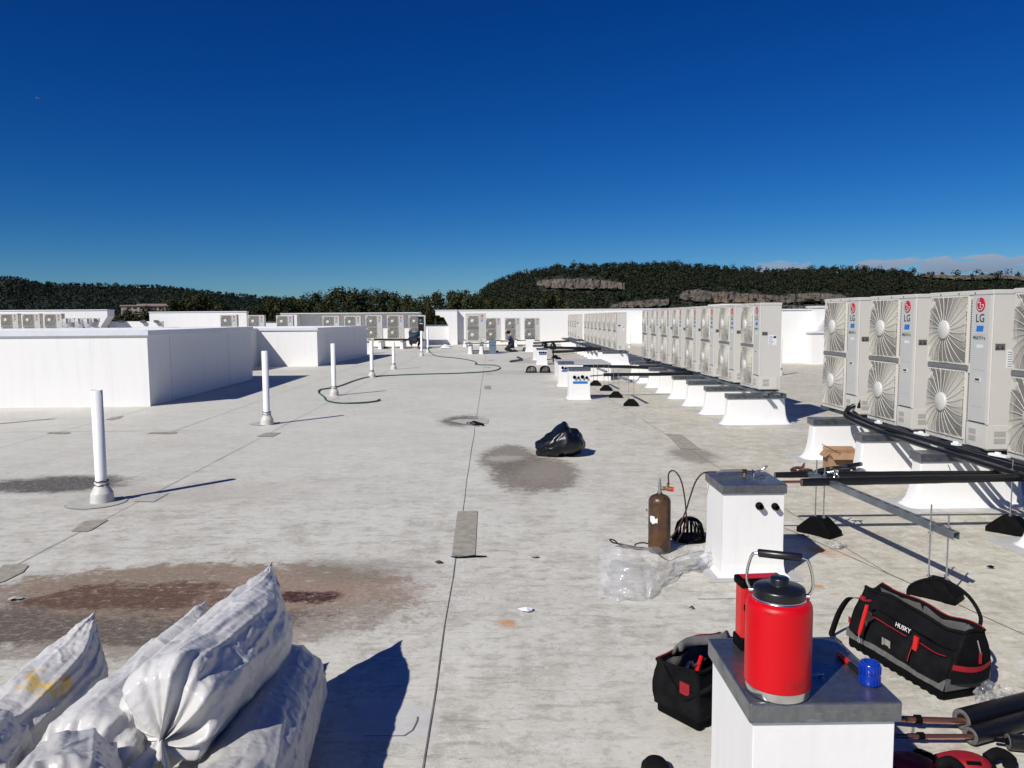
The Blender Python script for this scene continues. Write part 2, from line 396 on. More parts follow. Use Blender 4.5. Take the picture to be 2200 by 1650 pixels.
chrome_m = mat('stainless_steel', (.72, .71, .69), .22, 1., .1, 12)
seam_m = mat('seam_dark_line', (.24, .23, .205), .8, 0, .5, 8)  # dark grey of the membrane laps, box joints and patch rims
flash_m = mat('white_flashing_apron', (.52, .52, .51), .6, 0, .2, 6)
patch_m = mat('aged_patch', (.41, .375, .305), .7, 0, .3, 14., .2)
patch2_m = mat('pale_patch', (.50, .49, .44), .7, 0, .2, 14., .2)
pvc_m = mat('white_pvc', (.82, .83, .84), .32, 0, .06, 5)
boot_m = mat('pipe_boot_white', (.60, .59, .55), .5, 0, .15, 12, .2)
clamp_m = mat('dirty_clamp', (.10, .095, .09), .5, .5, .4, 30)
cab_m = mat('cabinet_beige', (.56, .545, .50), .42, 0, .05, 3, .05, 200)
panel_m = mat('cabinet_panel_grey', (.50, .50, .475), .40, 0, .05, 3)
grille_m = mat('grille_ivory', (.60, .58, .52), .38, 0, .05, 8)
cavity_m = mat('fan_cavity_dark', (.035, .035, .036), .7)
coil_m = mat('coil_fins_dark', (.02, .02, .02), .5)
blade_m = mat('fan_blade_grey', (.05, .05, .05), .4)
hub_m = mat('fan_hub_ivory', (.60, .59, .55), .4)
bar_m = mat('trim_bar_grey', (.16, .165, .165), .5)
logo_red = mat('badge_red', (.42, .012, .03), .35, 0, .05); logo_wh = mat('badge_white', (.85, .8, .8), .4); ink_m = mat('lettering_dark', (.035, .035, .04), .5)
tape_m = mat('blue_painter_tape', (.012, .16, .55), .6, 0, .15, 30)
paper_m = mat('label_paper', (.72, .74, .76), .5)
black_foam = mat('black_foam_insulation', (.006, .006, .007), .38, 0, .4, 30, .4, 150)
foam_end = mat('foam_cut_end', (.12, .12, .12), .85, 0, .3, 90, .5, 200)
rubber_m = mat('black_rubber_block', (.0025, .0025, .003), .65, 0, .3, 20, .2, 120, spec=.1)
copper_m = mat('copper_pipe', (.62, .27, .17), .28, .9, .25, 14)
brass_m = mat('brass', (.55, .36, .12), .3, .9, .2, 20)
hose_red = mat('dark_red_hose', (.05, .014, .014), .4, 0, .3, 30); hose_green = mat('green_hose', (.008, .095, .045), .4, 0, .4, 3)
bagblack_m = mat('black_bin_liner', (.004, .005, .008), .34, 0, .2, 12, .25, 22)
cloth_black = mat('black_canvas', (.0065, .0065, .008), .8, 0, .5, 14, .7, 420, spec=.15)
lining_m = mat('grey_lining', (.17, .165, .16), .85, 0, .3, 18, .6, 200)
trim_grey = mat('grey_trim_fabric', (.12, .12, .115), .8, 0, .3, 30, .5, 300)
red_fabric = mat('red_fabric', (.33, .007, .015), .6, 0, .3, 20, .4, 250)
red_paint = mat('red_powder_coat', (.56, .0015, .008), .38, 0, .03, 12, .08, 900, spec=.3)
red_plastic = mat('red_plastic', (.60, .012, .012), .35, 0, .1)
blackplastic_m = mat('black_plastic', (.010, .011, .014), .32, 0, .2)
blue_plastic = mat('blue_plastic', (.004, .05, .50), .22, 0, .1, 20, Transmission_Weight=.35)
card_m = mat('cardboard', (.36, .22, .12), .85, 0, .18, 12, .2, 60)
skin_m = mat('skin', (.42, .24, .17), .5); hair_m = mat('dark_hair', (.012, .010, .009), .6)
teal_m = mat('dark_teal_shirt', (.008, .045, .07), .8, 0, .3, 14); blue_shirt = mat('blue_shirt', (.025, .07, .19), .8, 0, .3, 14)
trouser_m = mat('dark_trousers', (.010, .012, .022), .8, 0, .3, 14); shoe_m = mat('brown_boots', (.10, .05, .03), .6)
greybox_m = mat('blue_grey_case', (.13, .18, .24), .4, 0, .1)
tank_m = None
def _tank():
    m, t, b = nodes('worn_bronze_cylinder')
    P = t.nodes.new('ShaderNodeTexCoord').outputs['Object']
    n1 = NZ(t, P, 9, 7, .7); n2 = NZ(t, P, 40, 5, .7)
    col = MIX(t, SM(t, n1, .4, .62), (.12, .062, .030), (.055, .036, .026)); col = MIX(t, M_(t, 'MULTIPLY', SM(t, n2, .6, .72), .7), col, (.24, .14, .07))
    t.links.new(col, b.inputs['Base Color']); b.inputs['Metallic'].default_value = .35; b.inputs['Roughness'].default_value = .38
    BUMP(t, b, n2, .2, .003); return m
tank_m = _tank()
def _film():
    m, t, b = nodes('clear_plastic_film')
    P = t.nodes.new('ShaderNodeTexCoord').outputs['Object']
    b.inputs['Base Color'].default_value = (.62, .63, .65, 1); b.inputs['Roughness'].default_value = .18
    n1 = NZ(t, P, 7, 5); t.links.new(SM(t, n1, .3, .75, .22, .38), b.inputs['Alpha'])
    b.inputs['Specular IOR Level'].default_value = .9
    BUMP(t, b, NZ(t, P, 9, 3, dist=1.), .35, .02); return m
film_m = _film()
bag_m = make_plastic('white_wrap_plastic'); bagy_m = make_plastic('white_wrap_plastic_stained', True)
bagd_m = make_plastic('shade_toned_wrap_plastic', False, .50)  # darker copy of the wrap; shade on the lower rolls put into its colour
pine_m = make_foliage('hill_foliage', (.008, .016, .006), (.016, .027, .009), (.020, .022, .010))
hillfar_m = make_foliage('far_hill_foliage', (.006, .015, .009), (.012, .025, .014), (.010, .020, .013))
tree_m = make_foliage('tree_leaves', (.010, .018, .006), (.026, .040, .010), (.045, .042, .010))
bark_m = mat('bark', (.06, .05, .04), .9, 0, .4, 3)
hillsoil_m = mat('hill_soil', (.020, .024, .014), .95, 0, .5, .03, coords='Object')
rock_m = make_rock()
ground_m = mat('ground_scrub', (.05, .055, .03), .95, 0, .5, .02)
bwall_m = mat('far_building_wall', (.40, .33, .28), .8); broof_m = mat('far_building_roof', (.33, .25, .22), .8); dglass_m = mat('dark_window', (.04, .05, .06), .2)
# ================================================================ SETTING
g = MB(); g.box((0, 2000, -12.05), (12000, 12000, .1)); tag(g.build('ground', ground_m), kind='structure')
ROOF_X0, ROOF_X1, ROOF_Y0, ROOF_Y1 = -46, 22, -14, 53
def make_roof():
    r = MB()
    r.b2((ROOF_X0, ROOF_Y0, -11.99), (ROOF_X1, ROOF_Y1, -.02))
    n = 6
    r.add([(ROOF_X0, ROOF_Y0, 0), (ROOF_X1, ROOF_Y0, 0), (ROOF_X1, ROOF_Y1, 0), (ROOF_X0, ROOF_Y1, 0)], [(0, 1, 2, 3)])
    r.cur = 1
    def strip(a, b, w, z):
        a, b = Vector(a), Vector(b); d = (b-a).normalized(); s = Vector((d.y, -d.x, 0))*w/2
        r.quad(*[Vector((p.x, p.y, z)) for p in (a-s, a+s, b+s, b-s)])
    def wob(a, b, w, z, k=14, j=.006):
        a, b = Vector(a), Vector(b); prev = a
        for i in range(1, k+1):
            q = a.lerp(b, i/k) + Vector((random.uniform(-j, j), random.uniform(-j, j), 0)); strip(prev, q, w*random.uniform(.7, 1.25), z); prev = q
    c1, c2 = G(1040, 790), G(911, 1640); d = (c2-c1).normalized()
    wob(c1-d*20, c2+d*2.5, .006, .004, 60)
    l1, l2 = G(100, 1181), G(563, 939); d = (l2-l1).normalized(); wob(l1-d*4, l2+d*24, .006, .004, 40)
    l1, l2 = G(367, 929), G(550, 864); d = (l2-l1).normalized(); wob(l1, l2+d*20, .007, .004, 30)
    l1, l2 = G(10, 960), G(320, 877); d = (l2-l1).normalized(); wob(l1-d*5, l2, .007, .004, 20)
    l1, l2 = G(1345, 880), G(1555, 1012); d = (l2-l1).normalized(); wob(l1-d*9, l2+d*3.4, .007, .004, 40)
    l1, l2 = G(1720, 1150), G(1990, 1270); d = (l2-l1).normalized(); wob(l1-d*.3, l2+d*1.6, .008, .004, 16)
    l1, l2 = G(1375, 1010), G(1430, 1060); d = (l2-l1).normalized()
    for y, x0, x1, w in ((929, 0, 430, .010), (901, 0, 200, .008), (1022, 1705, 1990, .006), (1288, 1500, 1590, .006)):
        a, b_ = G(x0, y), G(x1, y); wob((a.x, a.y, 0), (b_.x, a.y, 0), w, .004, 20, .003)
    r.cur = 2
    def patch(pts, z=.0055, mi=2, rim=True):
        P = [G(*p) for p in pts]; c = sum(P, Vector())/len(P)
        if rim:
            r.cur = 1; r.add([Vector((p.x, p.y, z-.003)) + (p-c).normalized()*.002 for p in P], [tuple(range(len(P)))])
        r.cur = mi; r.add([Vector((p.x, p.y, z)) for p in P], [tuple(range(len(P)))])
    patch([(983, 1099), (1026, 1099), (1021, 1193), (1000, 1196), (971, 1193)])
    patch([(153, 1142), (160, 1137), (182, 1121), (230, 1117), (231, 1119), (196, 1140), (186, 1143)])
    patch([(-30, 1262), (-10, 1230), (8, 1215), (55, 1213), (61, 1217), (50, 1230), (10, 1250)])
    patch([(287, 1078), (310, 1062), (352, 1060), (362, 1061), (330, 1079)], mi=3)
    patch([(551, 938), (572, 930), (604, 930), (586, 939)])
    patch([(227, 902), (240, 897), (266, 894), (258, 899), (240, 903)])
    patch([(100, 932), (107, 929), (150, 929), (152, 931), (140, 933)]); patch([(317, 932), (325, 929), (380, 928), (380, 931), (365, 933)])
    patch([(965, 905), (985, 901), (1050, 901), (1048, 911), (1000, 912)], mi=3)
    patch([(1041, 829), (1054, 829), (1055, 836), (1041, 836)])
    patch([(1431, 932), (1465, 934), (1506, 966), (1462, 965)])
    for x, y in ((1056, 774), (1050, 790), (1052, 804)): patch([(x-7, y-.5), (x+5, y-.5), (x+5, y+.5), (x-7, y+.5)], rim=False)
    # rims of pipe-boot flashings are round membrane discs
    for (px, py, rr) in ((208, 1080, .26), (570, 910, .24)):
        c = G(px, py)
        for z, q, mi in ((.003, rr+.004, 1), (.006, rr, 3)):
            r.cur = mi; r.add([(c.x+q*cos(a*pi/16), c.y+q*sin(a*pi/16), z) for a in range(32)], [tuple(range(32))])
    # curved edge of the cleaned patch
    r.cur = 1
    arc = [G(*p) for p in ((782, 1583), (868, 1582), (886, 1570), (896, 1550), (897, 1541))]
    for a, b_ in zip(arc, arc[1:]): strip(a, b_, .005, .004)
    return r.build('flat_roof', [roof_m, seam_m, patch_m, patch2_m])
tag(make_roof(), kind='structure')
# loose debris on the roof
def flake(name, px, py, w, label, mt, cat, seed=0):
    rr = random.Random(seed); m = MB(); c = G(px, py); n = 9
    ring = [(w*(.35+.3*rr.random())*cos(a*2*pi/n), w*.5*(.4+.4*rr.random())*sin(a*2*pi/n), .004+.012*rr.random()) for a in range(n)]
    m.add(ring+[(0, 0, .022)], [(i, (i+1) % n, n) for i in range(n)]+[tuple(range(n-1, -1, -1))])
    tag(m.build(name, mt, loc=(c.x, c.y, .004)), label, cat)
flake('paper_scrap', 1131, 1313, .10, 'crumpled pale scrap of paper on the roof, just above the orange glue spot', paper_m, 'scrap', 1)
flake('debris_crumb', 943, 1211, .05, 'small dark brown crumb just left of the foot of the long tan seam patch', bark_m, 'debris', 2)
flake('leaf_scrap', 1149, 1199, .07, 'small tan leaf lying between the long seam patch and the bronze gas cylinder', patch_m, 'leaf', 3)
flake('black_pebble', 1389, 1099, .016, 'tiny black pebble on the roof left of the bronze cylinder', rubber_m, 'pebble', 5)
flake('rubber_scrap', 2128, 1222, .05, 'small dark curl of scrap on beige roof near the right edge, under the rods', rubber_m, 'scrap', 6)
flake('brown_flake', 1486, 1310, .035, 'little round brown flake on the roof below the clear plastic bag', bark_m, 'debris', 7)
flake('membrane_chip', 33, 1289, .10, 'pale chip of loose membrane lying in the red mud stain at the left edge', patch2_m, 'scrap', 8)
# the black cut edge at the foot of the long patch
m = MB(); pts = [G(*p, .010) for p in ((968, 1195), (980, 1197), (1000, 1197), (1022, 1195), (1046, 1195))]; m.tube(pts, [.002, .006, .005, .007, .004], 6)
tag(m.build('sealant_bead', rubber_m), 'ragged black bead of sealant across the foot of the long tan seam patch', 'sealant')
m = MB(); m.tube([G(*p, .03) for p in ((1003, 909), (1018, 906), (1038, 912), (1028, 913), (1010, 910))], [.012, .02, .018, .014, .01], 6)
tag(m.build('dark_rag', cloth_black), 'small dark rag beside the sooty mark on the roof centre line', 'rag')
# ---------------------------------------------------------------- parapets
def wall(name, parts, label, cat='parapet wall', mt=None, extra=None):
    m = MB()
    for a, b in parts: m.b2(a, b)
    o = m.build(name, mt or white_m); tag(o, label, cat)
    return o
def coping(parent, a, b, h=.05, mt=None):
    m = MB(); m.b2(a, b); return m.build('coping', mt or coping_m, parent)
WY = 50.0
zt = lambda px, py, Y: PY(px, py, Y).z
# high rear parapet, right of the gap
xa, xb = XY(937, WY), XY(1665, WY)
zr = zt(1140, 666.5, WY)
m = MB()
prof = [(937, 666), (937, 676), (946, 676), (948, 679), (955, 679), (965, 697), (965, 690)]
P3 = [(XY(937, WY), zr), (XY(937, WY), zr-.28), (XY(946, WY), zr-.30), (XY(947, WY), zr-.40), (XY(955, WY), zr-.42), (XY(964.5, WY), zr-1.0), (XY(964.5, WY), .0), (XY(983, WY), .0), (XY(983, WY), zr)]
m.prism([(x, WY-.45, z) for x, z in P3], (0, .9, 0))
m.b2((XY(983, WY)+.001, WY, 0), (xb, WY+.4, zr-.001))
o = m.build('rear_parapet', white_m); tag(o, 'long high white parapet across the back, behind the kneeling person, with stepped cut-out left end', 'parapet wall')
m = MB(); m.b2((XY(983, WY)+.002, WY-.04, zr), (xb, WY+.44, zr+.06)); m.b2((XY(936, WY), WY-.48, zr+.002), (XY(983, WY)-.002, WY+.46, zr+.06)); m.build('coping', coping_m, o)
zl = zt(950, 697.5, WY)
o = wall('low_parapet', [((XY(903, WY), WY+.05, 0), (XY(964.5, WY)-.003, WY+.4, zl-.05))], 'low white parapet bridging the gap between the two high rear walls')
coping(o, (XY(902, WY), WY, zl-.05), (XY(966, WY), WY+.46, zl), mt=galv_m)
# rear left
YL = 48.0; z2 = zt(760, 672, YL)
o = wall('rear_parapet', [((XY(611, YL), YL, 0), (XY(904, YL), YL+.4, z2-.06)), ((XY(611, YL), YL-.8, 0), (XY(645, YL), YL-.002, z2-.07))], 'high white rear parapet behind the five units left of the crouching person')
coping(o, (XY(610, YL), YL-.84, z2-.055), (XY(905, YL), YL+.44, z2))
YL = 46.0; z3 = zt(430, 669, YL)
o = wall('rear_parapet', [((XY(321, YL), YL, 0), (XY(530, YL), YL+.4, z3-.06))], 'short high white wall above the middle of the near left roof box')
coping(o, (XY(320, YL), YL-.04, z3-.055), (XY(531, YL), YL+.44, z3))
o = wall('low_parapet', [((XY(531, YL)+.01, YL+1, 0), (XY(611, YL)-.01, YL+1.3, 1.52))], 'low white wall linking the two high left walls, mostly behind units')
coping(o, (XY(531, YL), YL+.96, 1.53), (XY(611, YL), YL+1.34, 1.58), mt=galv_m)
YL = 44.0; z4 = zt(110, 665.5, YL)
m = MB(); x0, x1, x2 = XY(-120, YL), XY(212, YL), XY(231, YL)
m.prism([(x0, YL, 0), (x1, YL, 0), (x1, YL, .9), (XY(215, YL), YL, 1.35), (x2, YL, z4-.38), (x2, YL, z4-.06), (x0, YL, z4-.06)], (0, .8, 0))
o = m.build('rear_parapet', white_m); tag(o, 'high white wall at the far left edge behind three single-row units', 'parapet wall')
coping(o, (x0, YL-.04, z4-.055), (XY(232, YL), YL+.84, z4))
o = wall('low_parapet', [((XY(214, YL), YL+1, 0), (XY(330, YL), YL+1.3, zt(280, 690.5, YL)))], 'low white wall in the gap at left, under the dark trees')
for i, (px, lb) in enumerate(((243, 'leftmost'), (290, 'middle'), (320, 'rightmost'))): m = MB(); m.box((0, 0, 0), (.2, .2, .13)); m.box((0, 0, .075), (.24, .24, .02)); tag(m.build('wall_bracket', galv_m, loc=(XY(px, YL), YL+.9, zt(px, 691, YL))), lb+' small grey bracket on the low wall under the dark trees at left', 'bracket', 'small brackets on the low left wall')
# right-hand parapet
YR = 27.6; z5 = zt(1700, 663.5, YR)
o = wall('side_parapet', [((XY(1632, YR), YR, 0), (XY(1748, YR)-.002, YR+.35, z5-.05)), ((XY(1632, YR), YR+.351, 0), (XY(1632, YR)+.3, WY-.01, z5-.06))], 'white parapet behind the right side of the eight-unit row')
tag(MB().b2((XY(1549, 31), 31, 0), (XY(1653, 31), 33, zt(1600, 652.5, 31))).build('bulkhead', white_m), 'white bulkhead just peeking over the nearest units of the middle row', 'bulkhead')
coping(o, (XY(1632, YR)-.02, YR-.04, z5-.045), (XY(1748, YR)-.004, YR+.39, z5))
z6 = zt(1765, 658, YR-1)
m = MB(); xr = XY(1747, YR-1)
m.b2((xr, YR-1, 0), (xr+8, YR+.4, zt(1760, 712, YR-1)-.06)); m.b2((xr+.35, YR-.55, zt(1760, 712, YR-1)-.06), (xr+8, YR+.4, z6-.04))
o = m.build('side_pier', white_m); tag(o, 'white stepped pier with a ledge just left of the nearest unit row', 'pier')
m = MB(); zz = zt(1760, 712, YR-1); m.b2((xr-.06, YR-1.06, zz-.058), (xr+8, YR-.5, zz)); m.build('ledge', coping_m, o)
m = MB(); m.b2((xr+.3, YR-.6, z6-.039), (xr+8, YR+.44, z6+.02)); m.build('coping', coping_m, o)
m = MB(); a = xr+.30
m.prism([(a, YR-.56, zz), (a+1.4, YR-.56, zz), (a+1.4, YR-.56, zz+.55), (a+.35, YR-.56, zz+.55)], (0, -.25, 0)); m.build('scupper_hood', mat('hood_grey', (.5, .51, .53), .5), o)
# ---------------------------------------------------------------- roof boxes (parapeted shafts) at left
def roof_box(name, x0, x1, y0, y1, h, label, wing=None):
    m = MB(); w = .28; zc = h-.10
    xs = [(x0, y0, x1, y0+w), (x0, y1-w, x1, y1), (x0, y0+w, x0+w, y1-w), (x1-w, y0+w, x1, y1-w)]
    for a in xs: m.b2((a[0], a[1], 0), (a[2], a[3], zc))
    if wing: m.b2((wing[0], wing[1], 0), (wing[2], wing[3], zc-.001))
    m.b2((x0+w, y0+w, 0), (x1-w, y1-w, h-.45))
    # thin vertical lap joints on the shaded side
    m.cur = 1
    for fk in (.16, .71):
        y = y0+(y1-y0)*fk; m.b2((x1+.0005, y, .02), (x1+.002, y+.006, zc-.03))
    o = m.build(name, [white_m, seam_m]); tag(o, label, 'roof box')
    m = MB()
    m.b2((x0-.05, y0-.05, zc+.002), (x1+.05, y0+w+.03, h)); m.b2((x0-.05, y1-w-.03, zc+.002), (x1+.05, y1+.05, h))
    m.b2((x0-.05, y0+w+.032, zc+.002), (x0+w+.03, y1-w-.032, h)); m.b2((x1-w-.03, y0+w+.032, zc+.002), (x1+.05, y1-w-.032, h))
    if wing: m.b2((wing[0]-.05, wing[1]-.05, zc+.001), (wing[2]+.05, wing[3]+.0, h-.003))
    m.build('coping', coping_m, o, bevel=.008, seg=1)
    return o
a = G(323, 873); b_ = G(538, 815)
BX1 = a.x; o1 = roof_box('roof_box', BX1-14, BX1, a.y, b_.y, 1.50, 'large near white roof box at left with pale coping and shaded right side')
def spin(o, x, y, a): o.matrix_world = Matrix.Translation((x, y, 0)) @ Matrix.Rotation(a, 4, 'Z') @ Matrix.Translation((-x, -y, 0))
spin(o1, BX1, a.y, .022)
a2 = G(683, 787); b2 = G(789, 765)
o2 = roof_box('roof_box', a2.x-9, a2.x, a2.y, b2.y, 1.39, 'second white roof box farther back, behind the line of vent pipes', wing=(a2.x-9, a2.y-3.2, XY(548, a2.y), a2.y-.003))
spin(o2, a2.x, a2.y, -.066)
# low grey plant on the far roof between the boxes
m = MB()
for i, px in enumerate((150, 176, 195)):
    c = PY(px, 688, 41.5); m.cur = 0; m.lathe([(.34, -.35), (.40, -.05), (.38, .06), (.2, .10)], c, 12)
    m.cur = 1
    for k in range(8): m.box(c+Vector((.4*cos(k*pi/4), .4*sin(k*pi/4), 0)), (.07, .07, .22))
    m.cur = 0; m.b2((c.x-.3, c.y-.3, 0), (c.x+.3, c.y+.3, c.z-.36))
tag(m.build('exhaust_fans', [mat('fan_aluminium', (.5, .5, .5), .5, .3), boot_m]), 'cluster of squat grey exhaust fans right of the three far left units', 'exhaust fan')
# ---------------------------------------------------------------- low metal-capped platform in the middle of the roof
m = MB(); m.b2((1.55, 20.5, 0), (2.92, 22.7, .44)); o = m.build('equipment_platform', curb_m); tag(o, 'low wide white platform with a flat pale grey top behind the taped boxes', 'platform')
m = MB(); m.b2((1.53, 20.48, .442), (2.94, 22.72, .46)); m.build('membrane_top', flash_m, o)
# ---------------------------------------------------------------- hills
def interp(tab, x):
    if x <= tab[0][0]: return tab[0][1]
    for (a, b), (c, d) in zip(tab, tab[1:]):
        if x <= c: return b+(d-b)*(x-a)/(c-a)
    return tab[-1][1]
RIDGE_R = [(930, 690), (985, 660), (1030, 636), (1045, 622), (1075, 606), (1110, 594), (1160, 584), (1200, 577), (1260, 575), (1350, 573), (1460, 572), (1520, 577), (1600, 583), (1700, 587), (1760, 582), (1830, 583), (1900, 588), (1970, 591), (2050, 592), (2120, 592), (2200, 596), (2500, 612), (2900, 640)]
RIDGE_L = [(-700, 640), (-400, 612), (-150, 600), (0, 598), (40, 600), (80, 609), (130, 613), (200, 614), (300, 616), (370, 618), (430, 627), (500, 634), (560, 639), (620, 645), (700, 651), (800, 660), (980, 676)]
def hill_pt(ridge, px, v, d0, d1, y0=702):
    yr = interp(ridge, px)
    if v <= 1: s = v**.85; y = y0+(yr-y0)*s; D = d0+(d1-d0)*v
    else: y = yr+(v-1)*60; D = d1+(d1-d0)*(v-1)*1.5
    return PD(px, y, D)
def hill(name, ridge, xs, d0, d1, mt, nv=26, amp=4., sc=.012, yb=702):
    m = MB(); vs = []; nx = len(xs)
    for j in range(nv+1):
        v = j/nv*1.45
        for px in xs:
            p = hill_pt(ridge, px, v, d0, d1, yb); p.z += amp*mn.fractal(p*sc, 1., 2., 4)-amp*.3
            if j == 0: p.z = -12.2
            if j == nv: p.z = -12.2
            vs.append(p)
    m.add(vs, [(j*nx+i, j*nx+i+1, (j+1)*nx+i+1, (j+1)*nx+i) for j in range(nv) for i in range(nx-1)], True)
    return tag(m.build(name, mt), kind='structure')
hill('hill', RIDGE_R, list(range(930, 2900, 14)), 800, 1250, hillsoil_m)
hill('hill', RIDGE_L, list(range(-700, 990, 14)), 1900, 2500, hillsoil_m)
CLIFFS = [  # picture outline of bare rock on the right-hand hill: top and bottom edge
    ([(1150, 608), (1165, 599), (1200, 597), (1270, 597), (1300, 601), (1345, 608)], [(1150, 612), (1180, 620), (1230, 622), (1290, 621), (1330, 622), (1345, 624)]),
    ([(1455, 634), (1470, 625), (1500, 618), (1530, 626), (1560, 624), (1600, 628), (1645, 632), (1690, 634), (1700, 629), (1750, 627), (1800, 630), (1830, 640)], [(1455, 642), (1500, 650), (1560, 652), (1640, 652), (1700, 652), (1760, 648), (1830, 648)]),
    ([(1310, 655), (1360, 645), (1420, 641), (1440, 640)], [(1310, 662), (1380, 662), (1440, 656)]),
    ([(1450, 660), (1600, 654), (1700, 655), (1800, 654), (1900, 658)], [(1450, 668), (1600, 668), (1700, 668), (1800, 668), (1900, 668)]),
    ([(1965, 591), (2000, 588), (2060, 591), (2110, 589), (2150, 592), (2200, 592), (2300, 598)], [(1965, 592), (2000, 597), (2060, 600), (2100, 602), (2150, 598), (2200, 603), (2300, 608)])]
def v_of(px, py):
    yr = interp(RIDGE_R, px); s = (702-py)/(702-yr); return max(0, min(1, s))**(1/.85)
for ci, (top, bot) in enumerate(CLIFFS):
    m = MB(); x0, x1 = top[0][0], top[-1][0]; nx = int((x1-x0)/3)+1; nv = 12; vs = []
    for j in range(nv+1):
        for i in range(nx+1):
            px = x0+(x1-x0)*i/nx; yt, yb_ = interp(top, px), interp(bot, px)
            yt += 3.2*mn.noise((px*.06, ci, 0))+1.6*mn.noise((px*.21, ci, 0)); yb_ += 3.0*mn.noise((px*.09, ci+5, 0)); py = yb_+(yt-yb_)*j/nv
            D = 800+450*v_of(px, (yb_+py)/2)-5
            e = min(i, nx-i)/3.; e = min(1, e)
            p = PD(px, py, D); dirv = Vector((p.x, p.y, 0)).normalized()
            q = Vector((px*.11, py*.05, ci)); r1 = mn.fractal(q, 1., 2., 5)
            cell = mn.voronoi(Vector((px*.08, py*.04, 2)))[0][0]
            p -= dirv*(13*r1+8*(.5-cell))*e
            if j in (0, nv) or i in (0, nx): p += dirv*40
            vs.append(p)
    w = nx+1
    m.add(vs, [(j*w+i, j*w+i+1, (j+1)*w+i+1, (j+1)*w+i) for j in range(nv) for i in range(nx)])
    lab = ('broad tan quarry face high on the right-hand hill', 'long grey broken rock ledge halfway down the right-hand hill', 'small grey rock outcrop at the foot of the right-hand hill',
           'low grey rock band just above the rear parapet', 'bare orange-brown hilltop at the far right')[ci]
    tag(m.build('rock_cliff', rock_m), lab, 'rock face')
def in_cliff(px, py):
    for top, bot in CLIFFS:
        if top[0][0]-2 < px < top[-1][0]+2 and interp(top, px)-1 < py < interp(bot, px)+1: return True
    return False
def forest(name, ridge, x0, x1, d0, d1, n, hgt, leaf, mt, label, nleaf=26, seed=1, cliffs=False):
    rr = random.Random(seed); V = []; F = []
    for k in range(n):
        px = rr.uniform(x0, x1); v = 1-abs(rr.gauss(0, .45)) if rr.random() < .5 else rr.random()
        if v < 0: continue
        v = min(v, 1.04)
        yr = interp(ridge, px); py = 702+(yr-702)*(v**.85)
        if cliffs and any(in_cliff(px, py-q) for q in (-1, 1, 4, 7)): 
            if rr.random() < (.90 if py < 626 else .66): continue
        c = hill_pt(ridge, px, v, d0, d1); h = hgt*rr.choice((.55, .75, .9, 1., 1.1, 1.35))*rr.uniform(.85, 1.15); w = h*rr.uniform(.42, .62)
        if cliffs and py > 625 and rr.random() < .3: h *= .55; w *= .6
        if cliffs and any(in_cliff(px, py-q) for q in (10, 14, 18)): h *= .42; w *= .7
        for q in range(nleaf):
            th = rr.uniform(0, 2*pi); u = rr.uniform(-1, 1); rad = rr.random()**.4
            s = sqrt(1-u*u); p = c+Vector((w*rad*s*cos(th), w*rad*s*sin(th), h*.55+h*.5*u*rad))
            nrm = Vector((s*cos(th)+rr.uniform(-.6, .6), s*sin(th)+rr.uniform(-.6, .6), u+rr.uniform(-.3, .8))).normalized()
            a, b = frame_from(nrm); sz = leaf*rr.uniform(.6, 1.3); o = len(V)
            V += [p+a*sz, p+b*sz*.8, p-a*sz*.9, p-b*sz]; F.append((o, o+1, o+2, o+3))
    me = bpy.data.meshes.new(name); me.from_pydata([tuple(v) for v in V], [], F); me.materials.append(mt)
    o = bpy.data.objects.new(name, me); COL.objects.link(o); return tag(o, label, 'forest', kind='stuff')
forest('hill_forest', RIDGE_R, 930, 2600, 800, 1250, 8200, 8.6, 1.15, pine_m, 'dense dark forest covering the right-hand hill around its rock faces', seed=3, cliffs=True, nleaf=42)
forest('hill_forest', RIDGE_L, -300, 960, 1900, 2500, 7000, 8.5, 1.7, hillfar_m, 'dark distant forest on the long low hill at left', nleaf=22, seed=4)
# far building on the left hill
c = PD(320, 665, 1000); b = empty('far_building', (c.x, c.y, -12), radians(14), 'long low pinkish industrial building at the foot of the left hill', 'building')
h = 12+zt(320, 658, c.y)
m = MB(); m.b2((-30, 0, 0), (32, 18, h-.5)); m.build('wall', bwall_m, b)
m = MB(); m.b2((-31, -1, h+.01), (33, 19, h+1.6)); m.b2((-14, 4, h+1.61), (20, 14, h+3)); m.build('roof', broof_m, b)
for k in range(8):
    m = MB(); m.b2((-24+k*7, -.15, h-3.2), (-20+k*7, .05, h-1.2)); m.build('window', dglass_m, b)
# ---------------------------------------------------------------- trees beyond the parapet
def crown_mesh(seed, n=1500, leaf=.42):
    rr = random.Random(seed); V = []; F = []
    blobs = [(Vector((rr.uniform(-.62, .62), rr.uniform(-.62, .62), rr.uniform(-.65, .75))), rr.uniform(.26, .50)) for _ in range(11)]
    blobs += [(Vector((0, 0, .1)), .62), (Vector((0, 0, -.35)), .6)]
    for k in range(n):
        c, r0 = rr.choice(blobs); th = rr.uniform(0, 2*pi); u = rr.uniform(-.8, 1); s = sqrt(max(0, 1-u*u)); rad = r0*rr.uniform(.65, 1.12)
        p = c+Vector((s*cos(th), s*sin(th), u))*rad; p = Vector((p.x*5, p.y*5, p.z*6.2))
        nrm = Vector((s*cos(th)+rr.uniform(-.7, .7), s*sin(th)+rr.uniform(-.7, .7), u+rr.uniform(-.4, .8))).normalized()
        a, b = frame_from(nrm); sz = leaf*rr.uniform(.5, 1.3); o = len(V)
        V += [p+a*sz, p+b*sz*.7, p-a*sz, p-b*sz*.8]; F.append((o, o+1, o+2, o+3))
    me = bpy.data.meshes.new('crown'); me.from_pydata([tuple(v) for v in V], [], F); me.materials.append(tree_m); return me
CROWNS = [crown_mesh(20+i) for i in range(5)]
